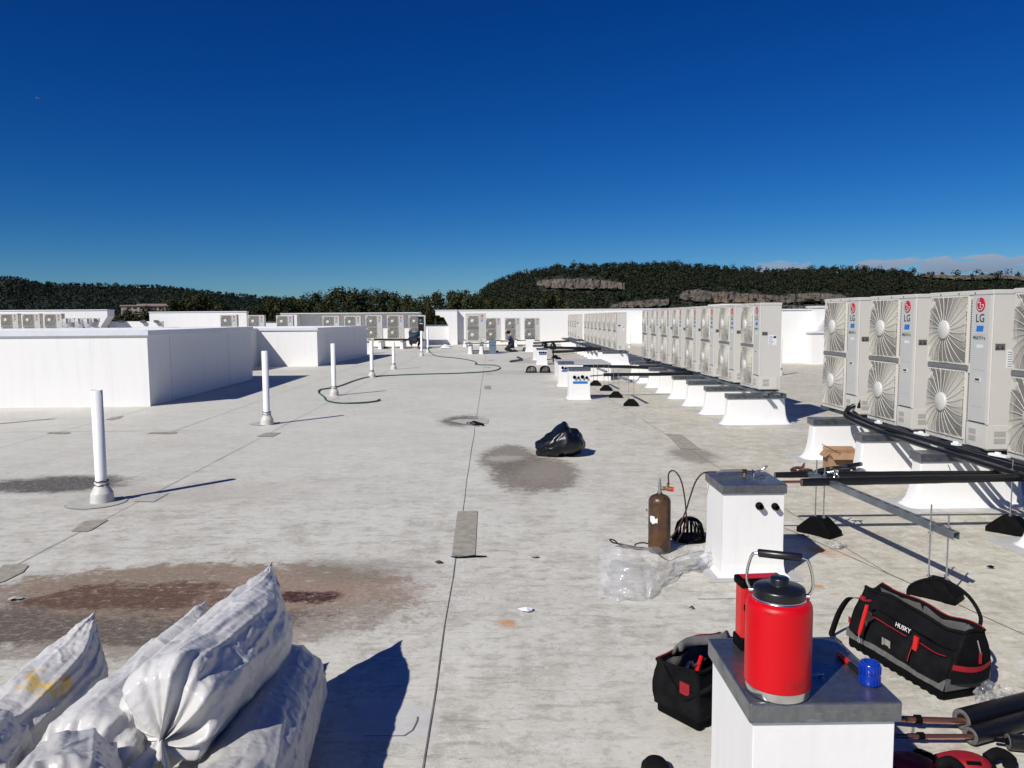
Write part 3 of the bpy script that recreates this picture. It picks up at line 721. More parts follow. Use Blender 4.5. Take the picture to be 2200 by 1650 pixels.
def trunk_mesh():
    m = MB(); m.tube([(0, 0, -14), (.2, 0, -8), (0, .2, -3), (.1, 0, 2), (0, 0, 4.5)], [.55, .42, .36, .24, .06], 8)
    for k in range(6):
        a = k*1.1; m.tube([(0, 0, -4.5+k), (1.4*cos(a), 1.4*sin(a), -2.8+k), (3.0*cos(a), 3.0*sin(a), -1.2+k)], [.2, .12, .04], 5)
    o = m.build('trunk', bark_m); me = o.data; bpy.data.objects.remove(o); return me
TRUNK = trunk_mesh()
TOPS = [(378, 640), (398, 630), (425, 627), (448, 634), (470, 645), (520, 660), (590, 640), (615, 636), (640, 630), (662, 630), (690, 626), (718, 620), (745, 617), (770, 616), (797, 619), (815, 622), (835, 630), (860, 631), (885, 632), (908, 634), (935, 624), (958, 628), (985, 622), (1008, 620), (1030, 626), (1052, 640),
        (300, 661), (345, 660), (262, 663), (322, 662), (283, 662), (368, 659), (560, 655), (1075, 646), (1100, 640), (1135, 633), (1165, 628), (1195, 625), (1222, 628), (1245, 640), (1262, 652)]
TREES = []
def tree(i, px, py, D, sc):
    p = PD(px, py, D); R = sc
    o = empty('tree', (p.x, p.y, p.z-6.6*R*1.05), random.uniform(0, 6.28), None, 'tree', 'dark trees beyond the parapets')
    o.scale = (R, R, R*1.05)
    for nm, me in (('crown', CROWNS[i % 5]), ('trunk', TRUNK)):
        c = bpy.data.objects.new(nm, me); COL.objects.link(c); c.parent = o
    TREES.append((px, o))
for i, (px, py) in enumerate(TOPS):
    tree(i, px, py, 235+((i*37) % 60)+(60 if px < 600 else 0), .80+.05*((i*7) % 5))
ORD = 'first second third fourth fifth sixth seventh eighth ninth tenth eleventh twelfth'.split()
ZONES = [(340, 'in the gap between the left walls'), (585, 'above the short left wall'), (700, 'above the left rear wall, left part'), (868, 'above the left rear wall, right part'), (975, 'by the parapet gap'), (1062, 'above the near double unit'), (3000, 'in front of the quarry hill')]
lo = -9
for hi, where in ZONES:
    zs = sorted([(px, o) for px, o in TREES if lo <= px < hi], key=lambda q: q[0]); lo = hi
    for k, (px, o) in enumerate(zs):
        o['label'] = 'dark tree %s, %s from the left of its group' % (where, ORD[k])
# ================================================================ CONDENSER UNITS
# local frame: front face on y=0 looking to -y, x from -w/2 to w/2, base at z=0
def grille_mesh(gw, gh):
    m = MB(); cx, cz = 0, 0; R0 = .075
    rect = lambda a, s=1.: min(gw/2/max(abs(cos(a)), 1e-6), gh/2/max(abs(sin(a)), 1e-6))
    # rings clipped to the rectangular opening: thin flat wires
    nr = 34; rmax = math.hypot(gw/2, gh/2)*.97
    for k in range(1, nr+1):
        r = R0+(rmax-R0)*k/nr; seg = 72; w = .0014; dome = lambda r_: -.035*(1-(r_/rmax)**2)-.004
        prev = None
        for i in range(seg+1):
            a = 2*pi*i/seg; p = (r*cos(a), r*sin(a)); ok = abs(p[0]) <= gw/2-.004 and abs(p[1]) <= gh/2-.004
            if ok and prev is not None:
                (x0, z0), (x1, z1) = prev, p; y = dome(r); s0, s1 = (r-w)/r, (r+w)/r
                m.add([(x0*s0, y, z0*s0), (x1*s0, y, z1*s0), (x1*s1, y, z1*s1), (x0*s1, y, z0*s1), (x0*s1, y+.004, z0*s1), (x1*s1, y+.004, z1*s1)], [(0, 1, 2, 3), (3, 2, 5, 4)])
            prev = p if ok else None
    ns = 24
    for k in range(ns):
        a = 2*pi*k/ns+.1; pts = []
        for q in range(5):
            u = q/4; aa = a+.10*u*u; L = R0*.9+(rect(aa)*.985-R0*.9)*u
            r_ = min(L, rmax); pts.append((r_*cos(aa), -.037*(1-(r_/rmax)**2)-.010, r_*sin(aa)))
        m.tube(pts, [.0028, .0028, .0026, .0025, .0025], 4, smooth=False)
    # rectangular frame
    t_ = .014
    for a, b in (((-gw/2, -.012, -gh/2), (-gw/2+t_, .012, gh/2)), ((gw/2-t_, -.012, -gh/2), (gw/2, .012, gh/2)),
                 ((-gw/2+t_, -.012, gh/2-t_), (gw/2-t_, .012, gh/2)), ((-gw/2+t_, -.012, -gh/2), (gw/2-t_, .012, -gh/2+t_))): m.b2(a, b)
    m.b2((-gw/2+.002, -.016, gh/2-.11), (-gw/2+.09, -.0125, gh/2-.045))
    o = m.build('fan_grille', grille_m); me = o.data; bpy.data.objects.remove(o); return me
def fan_mesh(R):
    m = MB(); m.lathe([(0, -.01), (.07, -.01), (.075, .05), (.07, .07)], (0, 0, 0), 20, R=Matrix.Rotation(pi/2, 3, 'X'))
    for k in range(3):
        a0 = 2*pi*k/3; vs = []; nn = 8
        for i in range(nn+1):
            for rr_ in (.07, R*.6, R*.96):
                a = a0+i/nn*1.35+(.5*(rr_/R)); vs.append((rr_*cos(a), .02+.07*i/nn, rr_*sin(a)))
        m.add(vs, [(i*3+j, i*3+j+1, i*3+j+4, i*3+j+3) for i in range(nn) for j in range(2)], True)
    o = m.build('fan_blade', blade_m); me = o.data; bpy.data.objects.remove(o); return me
def LG(parent, x, z, R, y=-.003):
    """round badge with its line-face mark, and the letters under it"""
    m = MB(); RR = Matrix.Rotation(pi/2, 3, 'X')
    m.lathe([(R, 0), (R, .004), (R*.96, .006), (0, .006)], (0, 0, 0), 36, R=RR); b = m.build('logo_badge', logo_red, parent, (x, -.0062, z))
    m = MB(); seg = 26; r0, r1 = R*.70, R*.80
    for i in range(seg):
        a, c = pi*.56+i/seg*1.44*pi, pi*.56+(i+1)/seg*1.44*pi
        m.quad(*[(q*cos(t), -.0068, q*sin(t)) for q, t in ((r0, a), (r1, a), (r1, c), (r0, c))])
    w = R*.09
    m.b2((R*.28, -.0072, -w/2), (R*.76, -.0064, w/2)); m.b2((-w/2, -.0072, -R*.42), (w/2, -.0064, R*.42)); m.b2((w/2, -.0072, -R*.42), (R*.24, -.0064, -R*.42+w))
    m.lathe([(R*.11, 0), (R*.11, .0004)], (-R*.34, -.0064, R*.33), 10, R=RR); m.build('logo_mark', logo_wh, b)
FM = Matrix.Rotation(pi/2, 4, 'X')
def make_unit(w=.95, h=1.36, d=.33, gw=.595, gh=.615, gx=.0, lo=.045, gap=.05, detail=True):
    root = empty('condenser_unit', (0, 0, 0)); x0 = -w/2
    gcx = x0+.025+gx+gw/2; z1, z2 = lo+gh/2, lo+gh*1.5+gap
    # cabinet shell with real openings
    m = MB(); t_ = .012
    m.b2((x0, t_, h-.02), (w/2, d, h)); m.b2((x0, t_, 0), (w/2, d, .02)); m.b2((x0, t_, .02), (x0+t_, d, h-.02)); m.b2((w/2-t_, t_, .02), (w/2, d, h-.02)); m.b2((x0+t_, d-t_, .02), (w/2-t_, d, h-.02))
    gl, gr = gcx-gw/2, gcx+gw/2
    if gl-x0 > .03: m.b2((x0, 0, 0), (gl, t_, h))
    else: m.b2((x0, 0, 0), (gl, t_, h))
    m.b2((gl, 0, 0), (gr, t_, z1-gh/2)); m.b2((gl, 0, z2+gh/2), (gr, t_, h)); m.b2((gl, 0, z1+gh/2), (gr, t_, z2-gh/2))
    xp = gr+.055
    m.b2((gr, 0, 0), (gr+.012, t_, h)); m.b2((gr+.04, 0, 0), (xp, t_, h))
    m.b2((gr+.012, 0, 0), (gr+.04, t_, z1-gh/2+.02)); m.b2((gr+.012, 0, z2+gh/2-.04), (gr+.04, t_, h)); m.b2((gr+.012, 0, z1+gh/2-.02), (gr+.04, t_, z2-gh/2+.02))
    # louvre strips beside the fans
    for zz in (z1, z2):
        n = 34
        for k in range(n):
            z = zz-gh/2+.02+(gh-.06)*(k+.5)/n; m.b2((gr+.012, .001, z-.0035), (gr+.04, t_-.001, z+.0035))
    cab = m.build('cabinet', cab_m, root, bevel=.004)
    m = MB(); m.b2((gl-.002, .20, .021), (gr+.045, .205, h-.021)); m.b2((gr+.046, .02, .021), (gr+.05, .20, h-.021)); m.build('coil', cavity_m, root)
    m = MB(); m.b2((xp+.001, -.004, .228), (w/2-.045, .010, h-.03)); m.b2((xp+.03, -.006, .36), (w/2-.075, -.0042, .60)); m.b2((xp+.03, -.006, .68), (w/2-.075, -.0042, .90)); m.b2((xp+.03, -.006, .98), (w/2-.075, -.0042, 1.30))
    m.build('front_panel', panel_m, root, bevel=.003)
    m = MB(); m.b2((w/2-.044, -.003, .0), (w/2+.003, t_, h-.03)); m.build('corner_post', grille_m, root, bevel=.006)
    m = MB(); m.b2((x0-.006, -.010, h-.035), (w/2+.006, d+.006, h+.004)); tp = m.build('top_cover', cab_m, root, bevel=.006)
    for k in (.2, .5, .75): m = MB(); m.b2((x0+w*k-.008, -.013, h-.028), (x0+w*k+.008, -.0105, h-.010)); m.build('cover_screw', bar_m, tp)
    m = MB(); m.b2((xp-.012, -.010, .012), (w/2+.006, t_+.002, .215))
    m.b2((w/2+.0035, .014, .012), (w/2+.008, d-.05, .215)); sv = m.build('service_cover', grille_m, root, bevel=.01)
    for zz in (.06, .12):
        kn_ = mat('knockout_tone', (.40, .39, .36), .5)  # knockouts in a slightly darker panel tone
        m = MB(); m.b2((xp+.03, -.0125, zz), (xp+.13, -.0105, zz+.045)); m.build('knockout', kn_, sv); m = MB(); m.b2((w/2+.0085, .05, zz), (w/2+.0105, .15, zz+.045)); m.build('knockout', kn_, sv)
    m = MB(); m.b2((xp-.018, -.0112, .2165), (w/2+.007, -.002, .221)); m.b2((xp-.018, -.0112, .02), (xp-.0135, -.002, .2164)); m.build('cover_gap', bar_m, sv)
    RR = Matrix.Rotation(pi/2, 3, 'X')
    for zz, i in ((z1, 0), (z2, 1)):
        fg = bpy.data.objects.new('fan_grille', GRM[(gw, gh)]); COL.objects.link(fg); fg.parent = root; fg.location = (gcx, 0, zz)
        mm = MB(); mm.lathe([(.086, 0), (.088, .018), (.078, .026), (0, .028)], (0, 0, 0), 26, R=RR); hb = mm.build('hub_cap', hub_m, fg, (0, -.036, 0))
        fb = bpy.data.objects.new('fan_blade', FANM[gw]); COL.objects.link(fb); fb.parent = root; fb.location = (gcx, .05, zz); fb.rotation_euler = (0, .4+i, 0)
        mm = MB(); mm.lathe([(gw*.47, -.005), (gw*.455, -.06), (gw*.455, -.15)], (gcx, 0, zz), 32, R=RR); mm.build('fan_shroud', cavity_m, root)
    if gap > .03:
        m = MB(); m.b2((gl, -.018, z1+gh/2+.004), (gr+.02, -.0005, z2-gh/2-.004))
        for k in range(5): m.b2((gl+.30+k*.045, -.020, z1+gh/2+.012), (gl+.32+k*.045, -.0185, z2-gh/2-.012))
        m.build('trim_bar', bar_m, root)
    pc = (xp+w/2-.045)/2
    LG(root, pc, h-.120, .060)
    if detail:
        text('lettering', 'LG', .10, ink_m, root, Matrix.Translation((pc, -.0085, h-.238)) @ FM)
        m = MB(); m.add([(pc-.050, -.0075, h-.350), (pc+.045, -.0075, h-.350), (pc+.052, -.0075, h-.300), (pc-.043, -.0075, h-.300)], [(0, 1, 2, 3)]); m.build('tape_strip', tape_m, root)
        text('lettering', 'MULTI V s', .038, ink_m, root, Matrix.Translation((pc-.005, -.0080, h-.405)) @ FM)
        m = MB(); m.b2((pc-.035, -.0070, h-.490), (pc+.055, -.0063, h-.462)); m.b2((pc+.03, -.0078, h-.478), (pc+.048, -.0071, h-.472)); m.build('sticker', paper_m, root)
    m = MB(); m.b2((pc-.04, -.0105, .575), (pc+.04, -.005, .615)); hd = m.build('recess_handle', grille_m, root)
    m = MB(); m.b2((pc-.028, -.0125, .587), (pc+.028, -.0108, .605)); m.build('recess', cavity_m, hd)
    # side label sheet with its printing, warning triangles
    m = MB(); m.b2((w/2+.0005, .13, .70), (w/2+.002, .26, .86)); sh = m.build('rating_label', paper_m, root)
    m = MB()
    for k in range(7): m.b2((w/2+.0022, .14, .715+k*.020), (w/2+.0028, .14+.05*(1+(k*7 % 3)/3), .720+k*.020))
    m.b2((w/2+.0022, .21, .81), (w/2+.0028, .25, .845)); m.build('printing', ink_m, sh)
    m = MB(); m.b2((w/2+.0005, .03, .855), (w/2+.002, .115, .91)); wl = m.build('warning_label', trim_grey, root)
    m = MB()
    for k in range(2): m.prism([(w/2+.0022, .036+k*.04, .862), (w/2+.0022, .066+k*.04, .862), (w/2+.0022, .051+k*.04, .902)], (.0006, 0, 0))
    m.build('warning_triangles', ink_m, wl)
    for xx in (-.30, .30): m = MB(); m.b2((xx-.07, -.02, -.03), (xx+.07, d+.02, -.001)); m.build('foot_rail', darksteel_m, root)
    return root
GRM = {(.595, .615): grille_mesh(.595, .615), (.50, .50): grille_mesh(.50, .50)}
FANM = {.595: fan_mesh(.27), .50: fan_mesh(.235)}
UX = 4.11; UZ = .545           # front plane of the rows, underside of the units
proto = make_unit(); used = False
def place_unit(x, y, z, rz, label, group, src=None):
    global used
    if src is None and not used: o = proto; used = True
    else: o = copy_tree(src or proto)
    o.location = (x, y, z); o.rotation_euler = (0, 0, rz); tag(o, label, 'condenser unit', group); return o
N12 = 'nearest second third fourth fifth sixth seventh farthest'.split()
# near row: near ends (control side) at these depths
ROW3 = [3.97, 5.17, 6.38, 7.57, 8.78]
lab3 = ['outdoor unit of the near right row, just beyond the right edge', 'two-fan unit cut by the right edge of the photo, only its fans in view', 'two-fan unit with the largest whole red badge', 'middle two-fan unit of the three whole ones in the near right row', 'leftmost two-fan unit of the near right row, black pipe at its corner']
X3 = lambda y: 4.12+.052*(y-6.4)
for y, lb in zip(ROW3, lab3): place_unit(4.12, y+.475, UZ, -pi/2, lb, 'units of the near right row')
ROW2 = [11.90+1.30*k for k in range(8)]
for k, y in enumerate(ROW2): place_unit(UX-.08, y+.475, UZ, -pi/2, '%s of the eight beige two-fan units in the middle row' % (N12[k] if k in (0, 7) else N12[k]+' from the front'), 'units of the eight-unit middle row')
ROW1 = [27.3+1.42*k for k in range(8)]
for k, y in enumerate(ROW1): place_unit(UX, y+.475, UZ-.03, -pi/2, '%s of the eight two-fan units in the farther row' % (N12[k] if k in (0, 7) else N12[k]+' from the front'), 'units of the far row')
ROW0 = [41.9+1.4*k for k in range(4)]
for k, y in enumerate(ROW0): place_unit(UX-.05, y+.475, UZ-.03, -pi/2, '%s of the short farthest row of four units by the rear wall' % ('nearest', 'second', 'third', 'last')[k], 'units of the short farthest row')
# units that face the camera
YB = 36.6; protoB = make_unit(w=.965, h=1.38, gw=.50, gh=.50, gx=.065, lo=.10, gap=.17)
x = (XY(1000, YB)+XY(1043.5, YB))/2
protoB.location = (x, YB, zt(1020, 735.5, YB)); tag(protoB, 'largest and leftmost of the four rear two-fan units near the kneeling person', 'condenser unit', 'units facing the camera at the rear')
YC = 46.5
for k, (px, lb) in enumerate(((1059.5, 'small-looking two-fan unit half hidden behind the largest rear unit'), (1101, 'two-fan unit directly behind the kneeling person'), (1143, 'two-fan unit right of the kneeling person, last before the bare wall'))):
    place_unit(XY(px, YC), YC, zt(px, 731, YC), 0, lb, 'units facing the camera at the rear')
YD = 44.3
for k, (px, lb) in enumerate(((849, 'two-fan unit between two others left of the crouching person'), (803, 'two-fan unit standing just past the corner of the second roof box'), (895.5, 'two-fan unit directly behind the crouching person in teal'))):
    place_unit(XY(px, YD), YD, zt(px, 728, YD), 0, lb, 'units facing the camera at the rear left')
for px, yt, lb in ((757, 678, 'unit showing only its upper fan, right of two over the second roof box'), (710.5, 678, 'unit showing only its upper fan, left of two over the second roof box'), (611, 677, 'unit at the left end of the long left rear wall'), (549.5, 676.5, 'unit in the dark gap between the two high left walls'), (490.5, 675.5, 'unit in front of the short high left wall'),
               (113, 673, 'rightmost of three units at the far left edge'), (66, 673, 'middle of three units at the far left edge'), (19, 673, 'leftmost of three units, cut by the left edge')):
    Yq = YD if px > 130 else 42.0
    place_unit(XY(px, Yq), Yq, zt(px, yt, Yq)-1.38, 0, lb, 'units over the left roof boxes')
# ---------------------------------------------------------------- flared curbs under the units
def curb_mesh(L, T, h, fl, cap=.075):
    """body with flared foot (concave sweep), origin at centre of base, long axis X"""
    m = MB(); prof = [(1, 0), (.93, .006), (.70, .02), (.42, .07), (.22, .15), (.08, .27), (0, h-cap)]
    prof = [(f, z) for f, z in prof if z < h-cap] + [(0, h-cap)]
    vs = []; n = 6
    for f, z in prof:
        ex, ey = L/2+fl*f, T/2+fl*.6*f
        for sx_, sy_ in ((-1, -1), (1, -1), (1, 1), (-1, 1)):
            for q in range(n):
                a = {(-1, -1): pi, (1, -1): 1.5*pi, (1, 1): 0, (-1, 1): .5*pi}[(sx_, sy_)]+pi/2*q/(n-1); rad = .012+.08*f*fl/.12
                vs.append((sx_*(ex-rad)+rad*cos(a), sy_*(ey-rad)+rad*sin(a), z))
    w = 4*n
    m.add(vs, [(j*w+i, j*w+(i+1) % w, (j+1)*w+(i+1) % w, (j+1)*w+i) for j in range(len(prof)-1) for i in range(w)], True)
    m.add(vs[-w:], [tuple(range(w))])
    # flashing apron on the roof around the foot
    m.cur = 1; m.box((0, 0, .004), (L+2*fl+.22, T+1.5*fl+.20, .005))
    m2 = MB(); m2.b2((-L/2-.02, -T/2-.02, h-cap), (L/2+.02, T/2+.02, h))
    return m, m2
def make_curb(L, T, h, fl, label, group, cat='roof curb', cap=.075):
    a, b = curb_mesh(L, T, h, fl, cap); o = a.build('unit_curb', [curb_m, flash_m]); b.build('metal_cap', galv_m, o, bevel=.006)
    tag(o, label, cat, group); return o
cp = make_curb(.885, .15, .485, .125, '', 'white flared curbs under the near row')
def put_curb(x, y, label, group, src=cp, rz=0, sc=1., first=[True]):
    if src is cp and first[0]: o = cp; first[0] = False
    else: o = copy_tree(src)
    o.location = (x, y, 0); o.rotation_euler = (0, 0, rz); o.scale = (1, 1, sc); tag(o, label, 'roof curb', group); return o
CX = 4.09
for y, lb in ((9.0, 'white flared curb at the left end of the near row, its face half in shade'), (7.78, 'white flared curb of the near row beside the cardboard box'), (6.68, 'largest fully seen flared curb, striped by shadows, below the second unit from the right edge'), (5.62, 'flared curb cut by the right edge, next to the black block'), (4.35, 'flared curb just outside the right edge of the photo')):
    put_curb(CX+.04 if y > 6 else CX+.24, y-(0 if y > 6 else .22), lb, 'white flared curbs under the near row', sc=1.0)
for k in range(8): put_curb(3.99, 11.95+1.275*k, '%s of the flared curbs under the eight-unit middle row' % (N12[k] if k in (0, 7) else N12[k]+' from the front'), 'white flared curbs under the middle row')
for k in range(8): put_curb(CX-.05, 27.25+1.42*k, '%s of the flared curbs under the far row' % (N12[k] if k in (0, 7) else N12[k]+' from the front'), 'white flared curbs under the far row')
for k in range(4): put_curb(CX-.05, 41.8+1.4*k, '%s of the curbs under the short farthest row' % ('nearest', 'second', 'third', 'last')[k], 'curbs under the short farthest row')
cq = make_curb(1.5, .14, .42, .085, '', 'slim curbs under the rear units', cap=.03)
def slim(px, Y, label, first=[True]):
    o = cq if first[0] else copy_tree(cq); first[0] = False
    o.location = (XY(px, Y), Y+.75, 0); o.rotation_euler = (0, 0, pi/2); tag(o, label, 'roof curb', 'slim curbs under the rear units')
slim(1009, 36.2, 'slim flared curb under the left half of the largest rear unit'); slim(1033, 36.2, 'slim flared curb under the right half of the largest rear unit')
for px, lb in ((998, 'slim curb just left of the largest rear unit'), (1049, 'slim curb right behind the blue grey case'), (1108, 'slim curb just right of the kneeling person'), (1137, 'slim curb under the last unit before the bare wall')): slim(px, 45.2, lb)
for px, lb in ((862, 'slim curb left of the crouching person'), (905, 'slim curb right of the crouching person'), (815, 'slim curb at the corner of the second roof box')): slim(px, 43.0, lb)
# ---------------------------------------------------------------- strut rails the units sit on
def strut_mesh(L, w=.042, slots=True, step=.10):
    """channel along +Y, open side down, slotted web"""
    m = MB(); t_ = .003
    m.b2((-w/2, 0, -w), (-w/2+t_, L, 0)); m.b2((w/2-t_, 0, -w), (w/2, L, 0))
    m.b2((-w/2, 0, -w-.003), (-w/2+.010, L, -w)); m.b2((w/2-.010, 0, -w-.003), (w/2, L, -w))
    if not slots: m.b2((-w/2+t_, 0, -t_), (w/2-t_, L, 0)); return m
    m.b2((-w/2+t_, 0, -t_), (-.007, L, 0)); m.b2((.007, 0, -t_), (w/2-t_, L, 0))
    y = 0
    while y < L: m.b2((-.007, y, -t_), (.007, min(L, y+step*.45), 0)); y += step
    return m
def rail(x, y0, y1, z, label, mt=steel_m, slots=False, group='support rails under the unit rows'):
    o = strut_mesh(y1-y0, slots=slots).build('support_rail', mt, loc=(x, y0, z)); tag(o, label, 'support rail', group); return o
RZ = .485+.030
for nm, y0, y1, x0_ in (('near right row', 3.6, 10.05, UX+.07), ('eight-unit middle row', 11.65, 22.2, UX-.08), ('far row', 27.0, 38.4, UX-.03), ('short farthest row', 41.6, 47.2, UX-.06)):
    rail(x0_+.07, y0, y1, RZ, 'front metal rail carrying the units of the %s' % nm, darksteel_m if nm == 'near right row' else steel_m)
    rail(x0_+.27, y0, y1, RZ, 'rear metal rail carrying the units of the %s' % nm)
for nm, x0p, x1p, Y, y_ in (('largest rear unit', 998, 1050, 36.7, 737), ('three rear units by the kneeling person', 996, 1160, 46.6, 732), ('units left of the crouching person', 785, 915, 44.4, 730)):
    for k, dy in enumerate((0, .26)):
        m = strut_mesh(XY(x1p, Y)-XY(x0p, Y), slots=False); o = m.build('support_rail', steel_m, loc=(XY(x0p, Y), Y+dy, zt(x0p, y_, Y))); o.rotation_euler = (0, 0, -pi/2)
        tag(o, '%s metal rail under the %s' % (('front', 'rear')[k], nm), 'support rail', 'support rails under the unit rows')
# ---------------------------------------------------------------- vent pipes
def vent_pipe(px, py, ytop, label, r=.051, boot=True, base=None, h=None):
    c = G(px, py) if base is None else Vector(base)
    c = c + Vector((0, .10, 0)) if base is None else c
    h = h or (PY(px, ytop, c.y).z)
    o = empty('vent_pipe', c, 0, label, 'vent pipe', 'white vent pipes')
    m = MB(); m.lathe([(r, .02), (r, h), (r-.006, h), (r-.006, h-.25)], n=28); m.build('pipe', pvc_m, o)
    m = MB(); m.cur = 0; m.lathe([(0, h-.24), (r-.007, h-.24)], n=20); m.build('bore', cavity_m, o)
    m = MB(); m.lathe([(.106, 0), (.105, .012), (.101, .05), (.098, .088), (.095, .096), (.086, .100), (.085, .118), (.075, .122), (.073, .142), (.064, .146), (.061, .205), (r+.0015, .215)], n=32); m.build('rubber_boot', boot_m, o)
    m = MB(); rr = random.Random(px)
    for z, a in ((.168, .0), (.205, .3)):
        pts = [((r+.0130)*cos(k*pi/12), (r+.0130)*sin(k*pi/12), z+.006*sin(k*1.3+a)) for k in range(25)]; m.tube(pts, [.0055*rr.uniform(.5, 1.5) for _ in pts], 5, cap=False)
    m.build('clamp', clamp_m, o); return o
for a in ((208, 1084, 838, 'nearest and tallest-looking white vent pipe, at the left beside the grey stain'), (570, 914, 754, 'second white vent pipe, in front of the near roof box corner'), (716, 851, 738, 'white vent pipe standing inside the bend of the green hose'),
          (798, 811, 732, 'white vent pipe touched by the hose, in front of the second roof box'), (845, 794, 735, 'short white vent pipe right of the roof box shadow'), (905.5, 765, 711, 'white vent pipe just right of the crouching person'), (919, 758, 707, 'thin farthest vent pipe where the green hose climbs'),
          (1678, 807, 727, 'white vent pipe right of the nearest unit of the middle row'), (1353, 748, 713, 'small white vent pipe right of the far row against the rear wall')): vent_pipe(*a)
sh_ = G(113, 900); vent_pipe(0, 0, 0, 'white vent pipe outside the left edge, seen by its long thin shadow', base=(sh_.x-.97, sh_.y-1.07, 0), h=1.18)
# ---------------------------------------------------------------- portal boxes with metal caps
def portal_box(px, py, wd, dp, h, label, stubs=None, tape=None, cap=.062, rz=0.):
    """px,py: front-left foot in the photo"""
    c = G(px, py); o = empty('pipe_portal', (c.x, c.y, 0), rz, label, 'pipe portal')
    m = MB(); b = .014; hh = h-cap
    prof = [(.055, 0), (.035, .008), (.012, .03), (.004, .09), (0, .2), (0, hh)]; vs = []
    for f, z in prof: vs += [(-f, -f, z), (wd+f, -f, z), (wd+f, dp+f, z), (-f, dp+f, z)]
    m.add(vs, [(j*4+i, j*4+(i+1) % 4, (j+1)*4+(i+1) % 4, (j+1)*4+i) for j in range(len(prof)-1) for i in range(4)]); m.add(vs[-4:], [(0, 1, 2, 3)])
    m.cur = 1; m.box((wd/2, dp/2, .004), (wd+.22, dp+.20, .005)); m.cur = 0; m.b2((wd*.42, -.0045, .03), (wd+.0045, -.0005, h*.25))
    m.build('body', [curb_m, flash_m], o, bevel=.01)
    m = MB(); m.b2((-b, -b, hh), (wd+b, dp+b, h)); cp_ = m.build('metal_cap', galv_m, o, bevel=.007, seg=3)
    m = MB(); m.b2((wd+b+.0002, dp*.45, hh+.001), (wd+b+.0025, dp+b, h-.002)); m.build('cap_seam', steel_m, cp_)
    for (fx, fz, r_) in stubs or ():
        RX = Matrix.Rotation(pi/2, 3, 'X')
        mm = MB(); mm.lathe([(r_*1.15, -.002), (r_*1.25, .008), (r_, .012), (r_*.95, .045), (r_*.6, .048), (r_*.55, .02)], (fx*wd, -.002, fz), 18, R=RX)
        s_ = mm.build('pipe_stub', rubber_m, o); mm = MB(); mm.lathe([(r_*.56, .02), (0, .02)], (fx*wd, -.002, fz), 14, R=RX); mm.build('stub_bore', bar_m, s_)
    if tape:
        m = MB(); m.b2((tape[0]*wd, -.006, tape[2]), (tape[1]*wd, -.0046, tape[3])); m.build('tape_strip', tape_m, o)
    return o
A = G(1552, 1240)
boxA = portal_box(1552, 1240, .395, .40, .615, 'white pipe portal with grey metal cap beside the bronze gas cylinder, torch on top', stubs=[(.58, .475, .020), (.84, .47, .019)])
m = MB(); q = G(1552, 1240)
mm = MB(); mm.lathe([(.022, 0), (.024, .01), (.018, .014), (.018, .045)], (0, 0, 0), 16, R=Matrix.Rotation(pi/2, 3, 'Y')); mm.build('pipe_stub', rubber_m, boxA, (.395, .30, .47))
fl_ = G(1611.7, 1512, .615); fr_ = G(1948, 1515, .615); bl_ = G(1529.4, 1370, .615)
BW = fr_.x-fl_.x; BD = bl_.y-fl_.y
o = portal_box(0, 900, BW-.028, BD-.028, .615, 'nearest white pipe portal with dented metal cap, red jug standing on it'); o.location = (fl_.x+.014, fl_.y+.014, 0)
boxB = o
for args in ((1223, 859, .43, .40, .66, 'taped white portal in front, with four black stubs above the blue tape', [(.25, .47, .028), (.44, .46, .022), (.63, .475, .03), (.84, .46, .024)], (.18, .88, .335, .385)),
             (1201, 831, .36, .38, .61, 'taped white portal just behind the front four-stub portal, two stubs in view', [(.25, .47, .028), (.46, .46, .024)], (.18, .90, .37, .41)),
             (1154, 784, .36, .38, .60, 'small far white portal with a short blue tape strip and four tiny stubs', [(.25, .45, .028), (.45, .45, .026), (.65, .45, .028), (.86, .45, .026)], (.18, .92, .36, .39)),
             (1146, 774, .36, .40, .60, 'far white portal half hidden behind the small taped portal', None, None),
             (1130, 756, .42, .45, .70, 'farthest white portal box at the end of the pipe run, below the rear units', None, None),
             (784, 760, .36, .38, .60, 'white portal box beyond the shaded second roof box', None, None)):
    portal_box(args[0], args[1], args[2], args[3], args[4], args[5], args[6], args[7])
